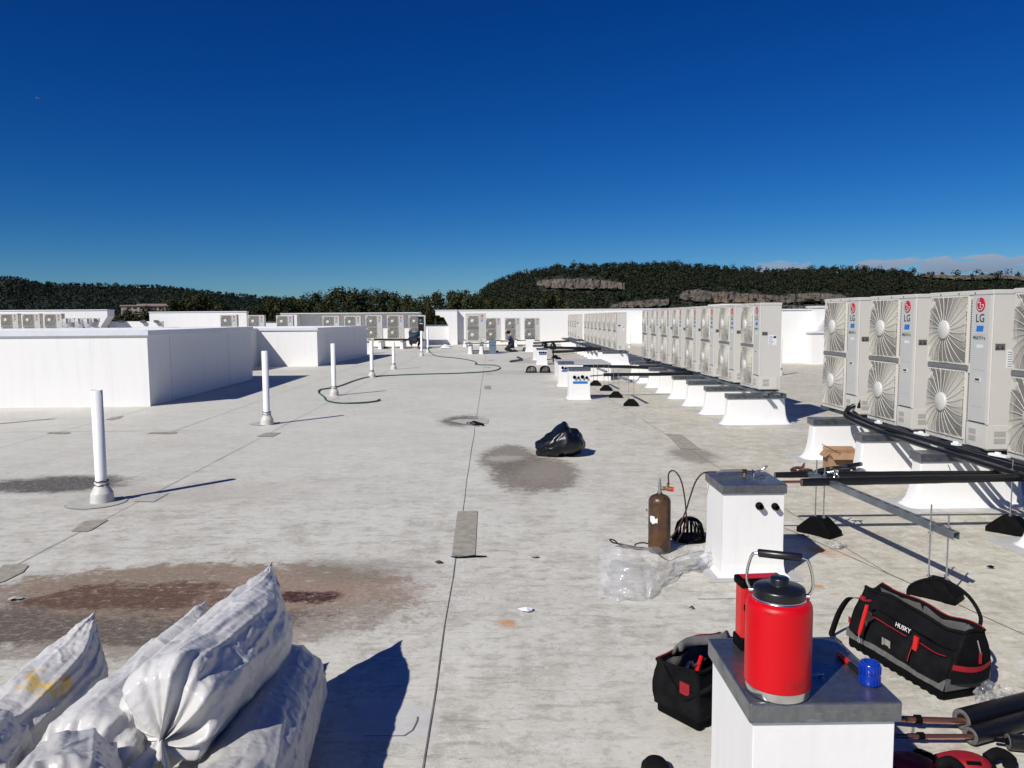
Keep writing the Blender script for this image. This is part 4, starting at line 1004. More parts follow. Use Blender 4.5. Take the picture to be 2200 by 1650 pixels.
# ================================================================ PIPE RUNS AND THEIR SUPPORTS
def block(name, c, label, top=None, rods=(), rz=0., s=1., group='black rubber pipe-support blocks'):
    """sloped rubber foot; c = centre on the roof, long axis local X"""
    o = empty('rubber_foot_block', (c[0], c[1], 0), rz, label, 'support block', group)
    m = MB(); L, Wd, H = .145*s, .085*s, .135*s
    m.add([(-L, -Wd, .0), (-L*.55, -Wd, -.0), (-L*.4, -Wd, .007), (L*.4, -Wd, .007), (L*.55, -Wd, 0), (L, -Wd, 0), (L, -Wd, .040), (L*.34, -Wd*.7, H), (-L*.34, -Wd*.7, H), (-L, -Wd, .040)] +
          [(-L, Wd, .0), (-L*.55, Wd, -.0), (-L*.4, Wd, .007), (L*.4, Wd, .007), (L*.55, Wd, 0), (L, Wd, 0), (L, Wd, .040), (L*.34, Wd*.7, H), (-L*.34, Wd*.7, H), (-L, Wd, .040)],
          [tuple(range(9, -1, -1)), tuple(range(10, 20))]+[(i, (i+1) % 10, 10+(i+1) % 10, 10+i) for i in range(10)])
    m.build('foot', rubber_m, o, bevel=.006)
    for (dx, h) in rods:
        m = MB(); m.tube([(dx, 0, H-.01), (dx, 0, h)], .0052, 8)
        for k in range(int((h-H)/.02)): pass
        r_ = m.build('threaded_rod', rod_m, o)
        m = MB(); m.lathe([(.016, H), (.016, H+.003), (.010, H+.004), (.010, H+.012)], (dx, 0, 0), 6, smooth=False)
        if top: 
            for zz in (top+.002, top-.05): m.lathe([(.017, zz), (.017, zz+.003), (.010, zz+.004), (.010, zz+.012)], (dx, 0, 0), 6, smooth=False)
        m.build('nut', rod_m, r_)
    return o
def trapeze(pa, pb, zA, zB, label, over=.12, w=.042):
    """strut from far point pa to near point pb"""
    a, b = Vector((pa[0], pa[1], zA)), Vector((pb[0], pb[1], zB)); d = (b-a).normalized(); a -= d*over; b += d*over
    o = strut_mesh((b-a).length, w).build('strut_channel', steel_m); o.matrix_world = Matrix.Translation(a) @ d.to_track_quat('Y', 'Z').to_matrix().to_4x4()
    return tag(o, label, 'strut channel', 'slotted strut channels under the pipes')
def insul(name, pts, r, label, cat='insulated pipe', ends=True, n=14, smooth=8, core=None, mt=None, group=None):
    P = wave(pts, smooth) if smooth and len(pts) > 2 else [Vector(p) for p in pts]
    m = MB(); rr = random.Random(len(pts)+int(r*1e4)); m.tube(P, [r*(1+.05*rr.uniform(-1, 1)) for _ in P], n)
    o = m.build(name, mt or black_foam); tag(o, label, cat, group)
    if ends:
        m = MB()
        for p, q in ((P[0], P[1]), (P[-1], P[-2])):
            d = (p-q).normalized(); m.tube([p+d*.0005, p+d*.0025], r*.93, n)
        m.build('cut_end', foam_end, o)
    return o
# near pipe run at the right: portal A -> near row
aA = G(1764, 1150); aB = G(2022, 1290); aC = G(2168, 1148)
zS = .468
def rodh(px, py, Y): return PY(px, py, Y).z
block('foot', (aA.x, aA.y+.04), 'black rubber block under two short rods, left end of the slotted strut', zS, [(-.035, rodh(1753, 992, aA.y)), (.035, rodh(1771, 1000, aA.y))], rz=-.95, s=1.0)
block('foot', (aB.x, aB.y+.05), 'black rubber block behind the big tool bag, carrying the near end of the slotted strut', zS-.03, [(-.048, rodh(2008, 1087, aB.y+.05)), (.05, rodh(2044, 1104, aB.y+.05))], rz=-.85, s=.88)
block('foot', (aC.x+.03, aC.y+.04), 'black rubber block at the right edge behind the cut-off curb', .50, [(-.0, rodh(2165, 988, aC.y+.04))], rz=-.9, s=1.0)
trapeze((aA.x-.02, aA.y+.06), (aB.x+.02, aB.y+.03), zS, zS-.03, 'long slotted metal strut from the pipe clamp to the rods behind the tool bag', over=.10)
# clamp with nuts around the pipe
cl = PY(1795, 1026, aA.y-.07)
m = MB(); ring = [(cl.x+.01*cos(t), cl.y+.042*cos(t*pi/6), cl.z+.048*sin(t*pi/6)) for t in range(13)]; m.tube(ring, .006, 6, cap=False); m.box((cl.x, cl.y, cl.z+.052), (.02, .03, .016)); m.tube([(cl.x-.05, cl.y+.03, cl.z+.035), (cl.x+.02, cl.y, cl.z+.05)], .011, 8)
tag(m.build('pipe_clamp', chrome_m), 'shiny pipe clamp where the black pipe crosses the slotted strut', 'pipe clamp')
p0, p1 = PY(1668, 1026, 5.75), PY(1725, 1029, 5.75)
m = MB(); m.tube([Vector((boxA.location.x+.385, p1.y-.1, p1.z)), (p1.x+.1, p1.y-.1, p1.z)], .011, 12); tag(m.build('copper_pipe', copper_m), 'short bare copper pipe leaving the portal with the torch', 'copper pipe')
insul('insulated_pipe', [(p1.x-.05, p1.y-.1, p1.z-.004), (2.9, p1.y-.1, p1.z+.004), (3.4, p1.y-.1, p1.z+.010), (4.1, p1.y-.08, p1.z+.014), (4.6, p1.y-.02, p1.z+.01)], .030, 'thick black insulated pipe running right from the copper stub across the photo')
p2 = PY(1665, 1022, 5.95)
insul('insulated_pipe', [(p2.x, p2.y, p2.z+.006), (2.9, p2.y, p2.z+.004), (3.5, p2.y, p2.z+.004), (4.1, p2.y, p2.z)], .023, 'thinner black insulated pipe just behind the thick one, level with the portal cap')
m = MB(); q = PY(2043, 1018, p1.y-.1); m.tube([q+Vector((0, 0, -.045)), q, q+Vector((-.01, 0, .04)), q+Vector((-.025, 0, .07))], .003, 5); tag(m.build('cable_tie', blackplastic_m), 'black cable tie sticking up from the thick insulated pipe', 'cable tie')
# black bundle along the foot of the near row
zb = .60
def bund(pts): return [Vector(p) for p in pts]
s0 = PY(1826, 882, 8.78)
insul('insulated_pipe', [(s0.x+.06, 8.80, s0.z+.06), (s0.x, 8.80, s0.z+.02), (s0.x-.05, 8.68, s0.z-.02), (3.98, 8.0, .53), (3.98, 7.0, .525), (3.97, 6.0, .52), (3.96, 4.4, .52)], .025, 'upper thick black pipe of the bundle along the foot of the near row', group=None)
insul('insulated_pipe', [(s0.x-.02, 8.78, s0.z+.035), (3.92, 8.6, .55), (3.92, 8.0, .50), (3.92, 7.0, .485), (3.92, 6.0, .48), (3.93, 4.4, .48)], .024, 'lower black pipe of the bundle along the foot of the near row')
insul('insulated_pipe', [(s0.x+.02, 8.72, s0.z-.01), (4.03, 8.3, .535), (4.03, 7.2, .53), (4.03, 6.0, .53), (4.03, 4.4, .53)], .016, 'thin black pipe of the bundle closest to the near row units')
m = MB(); c = PY(1833, 886, 8.78); m.tube([(c.x+.06, 8.80, s0.z+.03), (c.x+.075, 8.80, s0.z+.14)], [.035, .028], 10); tag(m.build('foam_elbow', black_foam), 'upright black foam end poking up at the corner of the leftmost near-row unit', 'pipe end')
for k, (y, lb) in enumerate(((8.0, 'small white bracket on the bundle under the leftmost near-row unit'), (7.2, 'long white shim on the rail under the middle near-row unit'), (6.6, 'white bracket on the rail below the gap of the two biggest whole units'), (6.05, 'white shim beside the rail under the largest whole unit'))):
    m = MB(); m.box((0, 0, 0), (.05, .16 if k % 2 else .07, .018)); m.box((.01, .02, .012), (.02, .04, .02)); tag(m.build('white_shim', pvc_m, loc=(3.99+.02*k % .04, y, .565), rz=.1*k), lb, 'shim')
# clip + rod end at the right edge
m = MB(); q = PY(2166, 990, 6.1); m.box(q, (.06, .03, .02)); m.tube([q+Vector((-.04, 0, 0)), q+Vector((.03, 0, .01))], .012, 8); tag(m.build('beam_clip', rod_m), 'shiny clip at the top of the rod by the right edge', 'clip')
# middle pipe runs -------------------------------------------------
def run(pts, r, label): return insul('insulated_pipe', [PY(px, py, Y) for px, py, Y in pts], r, label, n=10, smooth=5)
run([(1297, 805, 16.2), (1350, 804.5, 16.2), (1420, 804, 16.2), (1492, 802, 16.3)], .036, 'long black pipe in front of the middle row, leaving the front four-stub portal')
m = MB(); m.tube([PY(1268, 808, 16.2), PY(1299, 805.5, 16.2)], .013, 8); tag(m.build('copper_pipe', copper_m), 'short copper pipe between the front taped portal and its black insulation', 'copper pipe')
run([(1253, 787, 19.3), (1285, 787, 19.3), (1340, 788, 19.3), (1400, 790, 19.3), (1440, 789, 19.3), (1480, 800, 17)], .040, 'black pipe from the second taped portal passing behind the front one')
run([(1186, 756, 27.4), (1215, 755, 27.4), (1250, 752.5, 27.4), (1290, 750, 28)], .05, 'black pipe from the small taped portal to the far row')
run([(1168, 746, 28.4), (1200, 747, 28.4), (1245, 748, 28.4), (1290, 749, 28.6)], .05, 'black pipe from the half hidden far portal to the far row')
run([(1146, 737, 34), (1180, 735, 34), (1222, 733, 36)], .05, 'thin-looking black pipe from the farthest portal to the short farthest row')
run([(1222, 731, 41), (1226, 733, 40), (1250, 740, 33), (1275, 748, 29.3)], .055, 'black pipe curving along the foot of the far row')
run([(1384, 771, 22.5), (1388, 776, 21.5), (1392, 780, 20.8), (1410, 784, 20.0), (1450, 794, 17.2), (1492, 800, 16.4)], .055, 'black pipes gathered in front of the far end of the middle row')
run([(1392, 767, 22.3), (1393, 772, 22.3), (1386, 777, 22), (1383, 782, 21.8), (1387, 786, 21.4)], .05, 'curled black foam end beside the farthest unit of the middle row')
run([(803, 730, 43.6), (815, 729.5, 43.6), (850, 730, 43.6), (884, 729.5, 43.6)], .06, 'black pipe low in front of the rear left units')
for k, (px, py, pb, lb) in enumerate(((1280, 784, 829, 'small black block farthest left of the four under the middle pipe run'), (1303, 786, 840, 'small black block, second from left of the four under the middle pipe run'), (1324, 795, 855, 'small black block, third from left of the four under the middle pipe run'), (1357, 808, 873, 'small black block, nearest of the four under the middle pipe run'))):
    c = G(px, pb); block('foot', (c.x, c.y+.07), lb, None, [(-.05, PY(px, py, c.y).z), (.05, PY(px, py, c.y).z+.01)], s=.98, rz=-.2)
def tp(a, b, label):
    A_, B_ = G(a[0], a[2]), G(b[0], b[2]); trapeze((A_.x, A_.y+.07), (B_.x, B_.y+.07), PY(a[0], a[1], A_.y).z, PY(b[0], b[1], B_.y).z, label, over=.05, w=.04)
tp((1284, 790, 829), (1303, 797, 840), 'short strut under the pipe from the second taped portal'); tp((1330, 808, 855), (1357, 817, 873), 'short strut under the pipe from the front taped portal')
for k, (px, py, lb) in enumerate(((1193, 770, 'left of two tiny black blocks right of the small far portal'), (1200, 775, 'right of two tiny black blocks right of the small far portal'))):
    c = G(px, py); block('foot', (c.x, c.y+.07), lb, None, [(-.04, .55), (.04, .55)], s=1.0, rz=.2)
for px, y0, y1, lb in ((1170, 743.5, 736, 'black jug-shaped bundle hanging on the far pipe, left one'), (1188.5, 751, 736, 'tall black bundle standing on the far pipe run')):
    m = MB(); c = PY(px, y0, 29); h = PY(px, y1, 29).z-c.z; m.lathe([(.0, 0), (.11, .0), (.13, h*.4), (.09, h*.8), (.03, h)], c, 12); m.box((c.x, c.y, c.z/2), (.05, .05, c.z)); tag(m.build('black_bundle', bagblack_m), lb, 'bundle')
# black strips and scraps on the roof
m = MB(); m.tube([G(1097, 777, .03), G(1106, 775.5, .03), G(1119, 773.5, .03), G(1121, 771.5, .03), G(1112, 767.5, .03)], .045, 8); tag(m.build('foam_offcut', black_foam), 'bent black offcut of pipe foam lying alone below the kneeling person', 'foam offcut')
for a, b_, lb in (((1017, 754), (1036, 754), 'between two slim curbs under the largest rear unit'), ((1040, 754.5), (1070, 755), 'at the foot of the blue grey case'), ((1096, 754), (1112, 754.5), 'right behind the kneeling person')):
    m = MB(); m.tube([G(*a, .03), G(*b_, .03)], .05, 6); tag(m.build('foam_strip', black_foam), 'black foam strip lying '+lb, 'foam strip')
m = MB(); m.box(G(826, 747, .05)+Vector((0, 0, 0)), (.35, .2, .12)); m.box(G(832, 747, .10), (.12, .15, .1)); tag(m.build('black_case', blackplastic_m), 'tiny flat black case on the roof left of the crouching person', 'case')
# roof drain strainers ----------------------------------------------
def strainer(px, py, r, h, label):
    c = G(px, py); o = empty('drain_strainer', (c.x, c.y+r, 0), 0, label, 'drain strainer', 'black dome drain strainers')
    m = MB()
    for k in range(22):
        a = 2*pi*k/22; m.tube([(r*cos(a), r*sin(a), 0), (r*.99*cos(a), r*.99*sin(a), h*.45), (r*.86*cos(a), r*.86*sin(a), h*.75), (r*.60*cos(a), r*.60*sin(a), h*.93), (r*.28*cos(a), r*.28*sin(a), h)], .0062*r/.11, 6)
    m.lathe([(0, h+.006), (r*.40, h+.004), (r*.42, h-.010), (r*.3, h-.014)], n=20); m.build('cage', rubber_m, o)
    m = MB(); m.lathe([(r*1.02, 0), (r*1.3, .004), (r*1.28, .016), (r*1.02, .022), (r*.96, .010)], n=32); m.build('clamp_ring', rubber_m, o)
    m = MB(); m.lathe([(0, .01), (r*.95, .012)], n=24); m.build('sump', cavity_m, o); return o
strainer(1488, 1167, .105, .165, 'black cast dome strainer between the bronze cylinder and the white portal')
strainer(1142, 801, .16, .20, 'left of the two small black dome strainers in the middle of the roof')
strainer(1171.5, 801, .16, .20, 'right of the two small black dome strainers in the middle of the roof')
strainer(1130.5, 755, .17, .2, 'tiny black dome strainer right of the kneeling person')
# ---------------------------------------------------------------- green hose
hp = [(813, 860), (806, 862), (780, 865), (740, 866), (715, 864), (700, 859), (696, 852), (690, 848), (684, 842), (688, 837), (706, 834), (730, 829), (760, 818), (790, 810), (830, 807), (900, 804), (980, 802), (1035, 799), (1062, 796), (1075, 790), (1066, 785), (1050, 784), (1030, 783.5), (1020, 782), (1024, 779.5), (1018, 776), (1000, 772), (975, 768.5), (950, 766.5), (935, 764.5)]
P = wave([G(x, y, .02) for x, y in hp], 4)+[PY(928, 760, 36.0), PY(921, 752, 36.2), PY(919, 746, 36.4)]
m = MB(); m.tube(P, .016, 7); o = m.build('garden_hose', hose_green); tag(o, 'dark green hose snaking over the roof from the vent pipes to the centre line', 'hose')
m = MB(); d = (P[0]-P[1]).normalized(); m.tube([P[0], P[0]+d*.09], .026, 10); m.build('hose_fitting', brass_m, o)
# ================================================================ FOREGROUND THINGS
# bronze gas cylinder
c = G(1421, 1192); cy = empty('gas_cylinder', (c.x, c.y+.08, 0), 0, 'scuffed brown steel gas cylinder with red knob, standing in clear plastic film', 'gas cylinder')
H = .405; R_ = .080
m = MB(); m.lathe([(R_*.88, 0), (R_*.97, .006), (R_, .02), (R_, H-.045), (R_*.985, H-.025), (R_*.9, H-.008), (R_*.7, H+.008), (R_*.4, H+.018), (.022, H+.022), (.019, H+.03)], n=48); m.build('cylinder_body', tank_m, cy)
m = MB(); m.lathe([(.017, H+.026), (.015, H+.04), (.011, H+.045), (.012, H+.10), (.008, H+.105), (.008, H+.125), (.004, H+.128), (.004, H+.14)], n=14); vv = m.build('valve_stem', bar_m, cy)
m = MB(); m.tube([(.01, -.005, H+.062), (.03, -.008, H+.062), (.045, -.01, H+.064)], [.012, .015, .012], 10); m.tube([(.045, -.01, H+.064), (.075, -.018, H+.060)], .017, 12); m.tube([(.056, -.01, H+.07), (.056, -.008, H+.105)], [.009, .008], 10); m.build('regulator', brass_m, cy)
m = MB(); m.tube([(.073, -.02, H+.060), (.096, -.026, H+.058)], [.018, .0165], 16); m.build('red_knob', mat('orange_red_knob', (.75, .03, .01), .35), cy)
m = MB()                                                     # torn label wrapped on the body
rr = random.Random(5); n = 9
top = [(.40+.10*i, .272+rr.uniform(-.006, .006)-(.010 if i > 5 else 0)) for i in range(n)]; bot = [(.42+.10*i+rr.uniform(-.03, .03), .235-.006*i*(8-i)/8+rr.uniform(-.006, .006)) for i in range(n)]
vs = [((R_+.0012)*cos(pi+a), (R_+.0012)*sin(pi+a), z) for a, z in top+bot]; m.add(vs, [(i, i+1, n+i+1, n+i) for i in range(n-1)]); m.build('torn_label', paper_m, cy)
# dark red twin hose
Yc = c.y
def HP(l): return [PY(x, y, Y) for x, y, Y in l]
h1 = HP([(1437, 1042, Yc+.06), (1436, 1022, Yc+.05), (1441, 1012, Yc+.03), (1452, 1014, Yc), (1463, 1032, Yc-.02), (1470, 1062, Yc), (1474, 1100, Yc+.05), (1474, 1130, Yc+.12), (1462, 1150, Yc+.14), (1450, 1168, Yc+.14)])
m = MB(); m.tube(wave(h1, 6), .0055, 8)
h2 = HP([(1521, 1014, 5.12), (1508, 1018, 5.12), (1494, 1036, 5.14), (1482, 1070, 5.15), (1474, 1096, 5.15), (1462, 1124, 5.16), (1448, 1146, 5.18), (1430, 1166, 5.15), (1414, 1180, 5.1)])
h2 += [G(1398, 1178, .03), G(1370, 1176, .02), G(1340, 1170, .02), G(1318, 1166, .04), G(1310, 1159, .07), G(1320, 1161, .06), G(1334, 1172, .02), G(1360, 1176, .02), G(1366, 1169, .06), G(1380, 1166, .07), G(1398, 1168, .03), G(1440, 1168, .01)]
m.tube(wave(h2, 6), .0055, 8); o = m.build('gas_hose', hose_red); tag(o, 'dark red rubber gas hose looping from the cylinder valve up to the torch', 'gas hose')
# torch lying on portal A
zt_ = .615+.022
tq = [PY(1521, 1014, 5.12), PY(1548, 1012, 5.13), PY(1570, 1012, 5.14)]
to = empty('brazing_torch', tq[1], 0, 'brass and grey brazing torch lying on the metal cap, its curved tip pointing right', 'torch'); L_ = lambda p: Vector(p)-tq[1]
m = MB(); m.tube([L_(PY(1538, 1015, 5.12)), L_(PY(1553, 1012.5, 5.12)), L_(PY(1590, 1012, 5.14)), L_(PY(1597, 1012, 5.14))], [.006, .013, .013, .009], 10); m.build('handle', bar_m, to)
m = MB(); m.tube([L_(PY(1521, 1014, 5.12)), L_(PY(1540, 1014, 5.12))], .006, 8); m.tube([L_(PY(1594, 1012, 5.14)), L_(PY(1604, 1012, 5.14))], .014, 10); m.tube([L_(PY(1521, 1014, 5.12)), L_(PY(1604, 1012, 5.14))], .004, 6); m.tube([L_(PY(1543, 1016, 5.12)), L_(PY(1552, 1017, 5.12))], .008, 8); m.tube([L_(PY(1594, 1012, 5.14)), L_(PY(1604, 1012, 5.14))], .014, 10); m.tube([L_(PY(1599, 1012, 5.14)), L_(PY(1599, 1022, 5.14))], [.007, .010], 8); m.build('brass_valve', brass_m, to)
m = MB(); m.tube([L_(v) for v in wave([PY(1604, 1012, 5.14), PY(1622, 1012.5, 5.15), PY(1635, 1010, 5.15), PY(1643, 1005, 5.15), PY(1649, 1002, 5.15)], 4)], [.005]*9+[.006, .007, .008, .0085, .0085, .0085, .0085, .0085][:8], 8); m.build('torch_tip', chrome_m, to)
q = G(1620, 1026, .617)
st = empty('flint_striker', q, 0, 'small shiny striker and fittings beside the torch on the metal cap', 'striker')
m = MB(); m.tube([(-.01, 0, .012), (-.005, .02, .03), (.0, .04, .045), (.02, .05, .03), (.03, .05, .0)], .0045, 6); m.tube([(0, 0, 0), (.0, 0, .03)], .011, 10); m.tube([(.028, .03, 0), (.028, .03, .035)], .012, 10); m.tube([(.05, .03, .006), (.09, .04, .006)], .005, 6); m.tube([(-.06, .0, .006), (-.02, .03, .006)], .003, 6); m.build('striker_wire', chrome_m, st)
# clear plastic films ------------------------------------------------
def film(name, outline, hts, label, seed=0, nx=46, ny=26, amp=.05):
    """draped sheet: outline is 4 corner lists -> bilinear patch on the roof with a crumpled height field"""
    m = MB(); vs = []; T_, B_ = outline
    for j in range(ny+1):
        v = j/ny
        for i in range(nx+1):
            u = i/nx
            def ev(L, u): k = u*(len(L)-1); a = int(min(k, len(L)-2)); f = k-a; return Vector((L[a][0]*(1-f)+L[a+1][0]*f, L[a][1]*(1-f)+L[a+1][1]*f, 0))
            a, b = ev(T_, u), ev(B_, u); px, py = (a.lerp(b, v)).x, (a.lerp(b, v)).y
            q = Vector((u*5.5+seed, v*3.4, seed)); e = min(1, 5*min(u, 1-u))*min(1, 4*(1-v))
            k = u*(len(hts)-1); ii = int(min(k, len(hts)-2)); hh = hts[ii]*(1-(k-ii))+hts[ii+1]*(k-ii)
            cr = mn.voronoi(q*.8)[0]; h = hh*(1-v)**.8*1.0+amp*1.3*(cr[1]-cr[0])*(.3+e)+.016*abs(mn.noise(q*2.2))+.004*abs(mn.noise(q*6))
            g0 = G(px, py); h = max(.004, h)
            # keep the picture position: slide the foot nearer as the point rises
            p = EYE+(G(px, py)-EYE)*1.0; t = (EYE.z-h)/EYE.z; p = EYE+(g0-EYE)*t
            p += Vector((.02*mn.noise(q*3), .035*mn.noise(q*3.7+Vector((9, 1, 2))), 0)); vs.append(p)
    w = nx+1
    m.add(vs, [(j*w+i, j*w+i+1, (j+1)*w+i+1, (j+1)*w+i) for j in range(ny) for i in range(nx)], True)
    return tag(m.build(name, film_m), label, 'plastic film')
film('plastic_film', ([(1290, 1180), (1318, 1168), (1370, 1172), (1415, 1176), (1440, 1192), (1462, 1172), (1500, 1168), (1530, 1180)], [(1285, 1285), (1330, 1290), (1384, 1291), (1398, 1282), (1430, 1256), (1460, 1232), (1500, 1218), (1530, 1216)]), [.10, .16, .15, .13, .05, .13, .14, .10], 'crumpled clear plastic film on the roof around the foot of the bronze cylinder', 3)
film('plastic_film', ([(2100, 1480), (2120, 1460), (2150, 1470), (2200, 1490)], [(2085, 1530), (2120, 1535), (2160, 1530), (2210, 1515)]), [.05, .09, .05, .02], 'small clear plastic bag on the roof at the right edge, beside the big tool bag', 12, 26, 16, .03)
film('plastic_film', ([(1782, 1166), (1800, 1160), (1818, 1168)], [(1778, 1176), (1800, 1178), (1820, 1174)]), [.02, .05, .01], 'tiny scrap of clear plastic beside the rubber block of the slotted strut', 22, 14, 10, .015)
# black bin liner -----------------------------------------------------
def crumple(p, seed, a=1.):
    q = Vector(p)*1.0+Vector((seed, seed*.7, 0)); v = mn.voronoi(q*3.2)[0]; w = mn.voronoi(q*8.+Vector((3, 3, 3)))[0]
    return a*(.060*(v[1]-v[0])+.016*(w[1]-w[0])+.035*mn.noise(q*2.5))
m = MB(); c = G(1205, 984); vs = []; nu, nv_ = 110, 50
for j in range(nv_+1):
    th = pi*j/nv_
    for i in range(nu):
        ph = 2*pi*i/nu; d = Vector((sin(th)*cos(ph), sin(th)*sin(ph), cos(th)))
        p = Vector((d.x*.31, d.y*.24, d.z*.17))
        ridge = .14*math.exp(-((p.x-.03)/.10)**2)*max(0, d.z)+.07*math.exp(-((p.x-.22)/.09)**2)*max(0, d.z)-.05*math.exp(-((p.x+.2)/.1)**2)*max(0, d.z)
        p += d*(crumple(d*.35, 4, 1.7)-.02); p.z += ridge; p.x += .035*d.z; p.z = max(.0, p.z+.115); vs.append(p)
m.add(vs, [(j*nu+i, j*nu+(i+1) % nu, (j+1)*nu+(i+1) % nu, (j+1)*nu+i) for j in range(nv_) for i in range(nu)], True)
tag(m.build('bin_liner', bagblack_m, loc=(c.x, c.y+.2, .003)), 'crumpled shiny black bin liner lying on the roof beside the grey stain', 'bin bag')
c = G(957, 749); m = MB(); vs = []; rr = random.Random(2)
for j in range(9):
    for i in range(9): vs.append(((i-4)*.09*(1-.05*j), (j-4)*.07, .20*math.exp(-((i-4)**2+(j-4)**2)/9)+rr.uniform(0, .05)*(1 if 0 < i < 8 and 0 < j < 8 else 0)))
m.add(vs, [(j*9+i, j*9+i+1, j*9+i+10, j*9+i+9) for j in range(8) for i in range(8)]); tag(m.build('crumpled_sheet', paper_m, loc=(c.x, c.y, .01)), 'grey white crumpled sheet on the roof between the two people', 'sheet')
# red insulated jug ---------------------------------------------------
jb = G(1669, 1482, .6155); Rj = .0925; jug = empty('insulated_jug', (jb.x, jb.y, .6155), radians(-24), 'large red steel jug with black lid and swing handle on the nearest metal cap', 'jug')
Hs = .268
m = MB(); m.lathe([(Rj*.80, 0), (Rj*.965, .002), (Rj*.985, .006), (Rj*.985, .027)], n=72); m.build('steel_base', chrome_m, jug)
m = MB(); m.lathe([(Rj*.985, .0272), (Rj*.998, .029), (Rj, .034), (Rj, Hs-.020), (Rj*.99, Hs-.010), (Rj*.955, Hs-.001), (Rj*.90, Hs+.004), (Rj*.84, Hs+.007), (Rj*.80, Hs+.0085)], n=72); jbdy = m.build('jug_body', red_paint, jug)
m = MB(); m.lathe([(Rj*.80, Hs+.0087), (Rj*.785, Hs+.010), (Rj*.785, Hs+.014)], n=72); m.build('steel_collar', chrome_m, jug)
m = MB(); rl = Rj*.775
m.lathe([(rl, Hs+.0142), (rl*1.01, Hs+.016), (rl*1.01, Hs+.034), (rl*.99, Hs+.039), (rl*.94, Hs+.042), (rl*.42, Hs+.047), (rl*.37, Hs+.048), (rl*.37, Hs+.066), (rl*.34, Hs+.069), (0, Hs+.070)], n=56)
lid = m.build('lid', blackplastic_m, jug, bevel=.001)
m = MB(); hx = Rj*.97; zz = Hs+.030
sideL = [(-hx*.86, 0, zz-.008), (-hx*1.0, 0, zz+.02), (-hx*.98, 0, zz+.055), (-hx*.90, 0, zz+.085), (-hx*.84, 0, zz+.098), (-hx*.72, 0, zz+.105), (0, 0, zz+.107), (hx*.72, 0, zz+.105), (hx*.84, 0, zz+.098), (hx*.90, 0, zz+.085), (hx*.98, 0, zz+.055), (hx*1.0, 0, zz+.02), (hx*.86, 0, zz-.008)]
lean = [Vector((x, -.10*(z-zz) , z)) for x, y, z in sideL]
m.tube(wave(lean, 3), .0042, 10)
for s_ in (-1, 1): m.tube([(s_*rl*.98, 0, zz-.008), (s_*hx*.93, 0, zz-.008)], .0085, 14)
hn = m.build('swing_handle', chrome_m, jug)
m = MB(); m.tube([(-hx*.66, -.0107, zz+.1062), (-hx*.64, -.0107, zz+.1065), (hx*.64, -.0107, zz+.1065), (hx*.66, -.0107, zz+.1062)], [.010, .0118, .0118, .010], 18); m.build('grip', blackplastic_m, hn)
# engraved nameplate: curved letters on the body
def curved_text(body, size, z, a0, R, mt, parent, name='lettering'):
    o = text(name, body, size, mt, None, Matrix.Identity(4), ext=.0002); me = o.data
    for v in me.vertices:
        x, y, zz_ = v.co; a = a0+x/R; r = R+.0006+zz_; v.co = (r*sin(a), -r*cos(a), z+y)
    o.parent = parent; o.matrix_local = Matrix.Identity(4); return o
eng = mat('engraved_steel', (.30, .05, .05), .35, .6)
a0 = radians(24+14)
curved_text('YETI', .022, .052, a0, Rj, eng, jbdy)
m = MB()
for (u0, u1, v0, v1) in ((-.035, .035, .036, .0368), (-.035, .035, .0672, .068), (-.035, -.0342, .0368, .0672), (.0342, .035, .0368, .0672)):
    k = 14
    for i in range(k):
        a, b_ = a0+(u0+(u1-u0)*i/k)/Rj, a0+(u0+(u1-u0)*(i+1)/k)/Rj; r = Rj+.0005
        m.quad((r*sin(a), -r*cos(a), v0), (r*sin(b_), -r*cos(b_), v0), (r*sin(b_), -r*cos(b_), v1), (r*sin(a), -r*cos(a), v1))
m.build('nameplate_border', eng, jbdy)
# hand-written marker line on the shoulder (scribble)
scr = mat('marker_ink', (.10, .004, .006), .5)
m = MB(); pts = []
for i in range(70):
    u = i/69; a = radians(24)-.75+u*.80; r = Rj*(.985-.02*u)+.001; pts.append((r*sin(a), -r*cos(a), Hs-.012-.004*u+.0035*sin(u*47)+.002*sin(u*19)))
m.tube(pts, .00075, 4); m.build('handwriting', scr, jbdy)
# red case behind the jug
rc = G(1632, 1393, .6155); case = empty('red_case', (rc.x, rc.y+.02, .6155), radians(4), 'red hard case with black rubber corners standing behind the red jug', 'case')
m = MB(); m.b2((-.068, -.03, .022), (.072, .03, .225)); m.build('case_body', red_plastic, case, bevel=.008)
m = MB(); m.b2((-.074, -.036, 0), (.078, .036, .042)); m.build('rubber_bumper', rubber_m, case, bevel=.008)
m = MB(); m.b2((-.074, -.036, .208), (.078, .036, .236)); m.build('rubber_bumper', rubber_m, case, bevel=.008)
m = MB(); m.b2((-.062, -.0325, .135), (-.04, -.0305, .155)); m.build('case_badge', rubber_m, case)
m = MB(); m.b2((-.060, -.020, .2365), (.060, .020, .2385)); m.build('red_inlay', red_plastic, case)
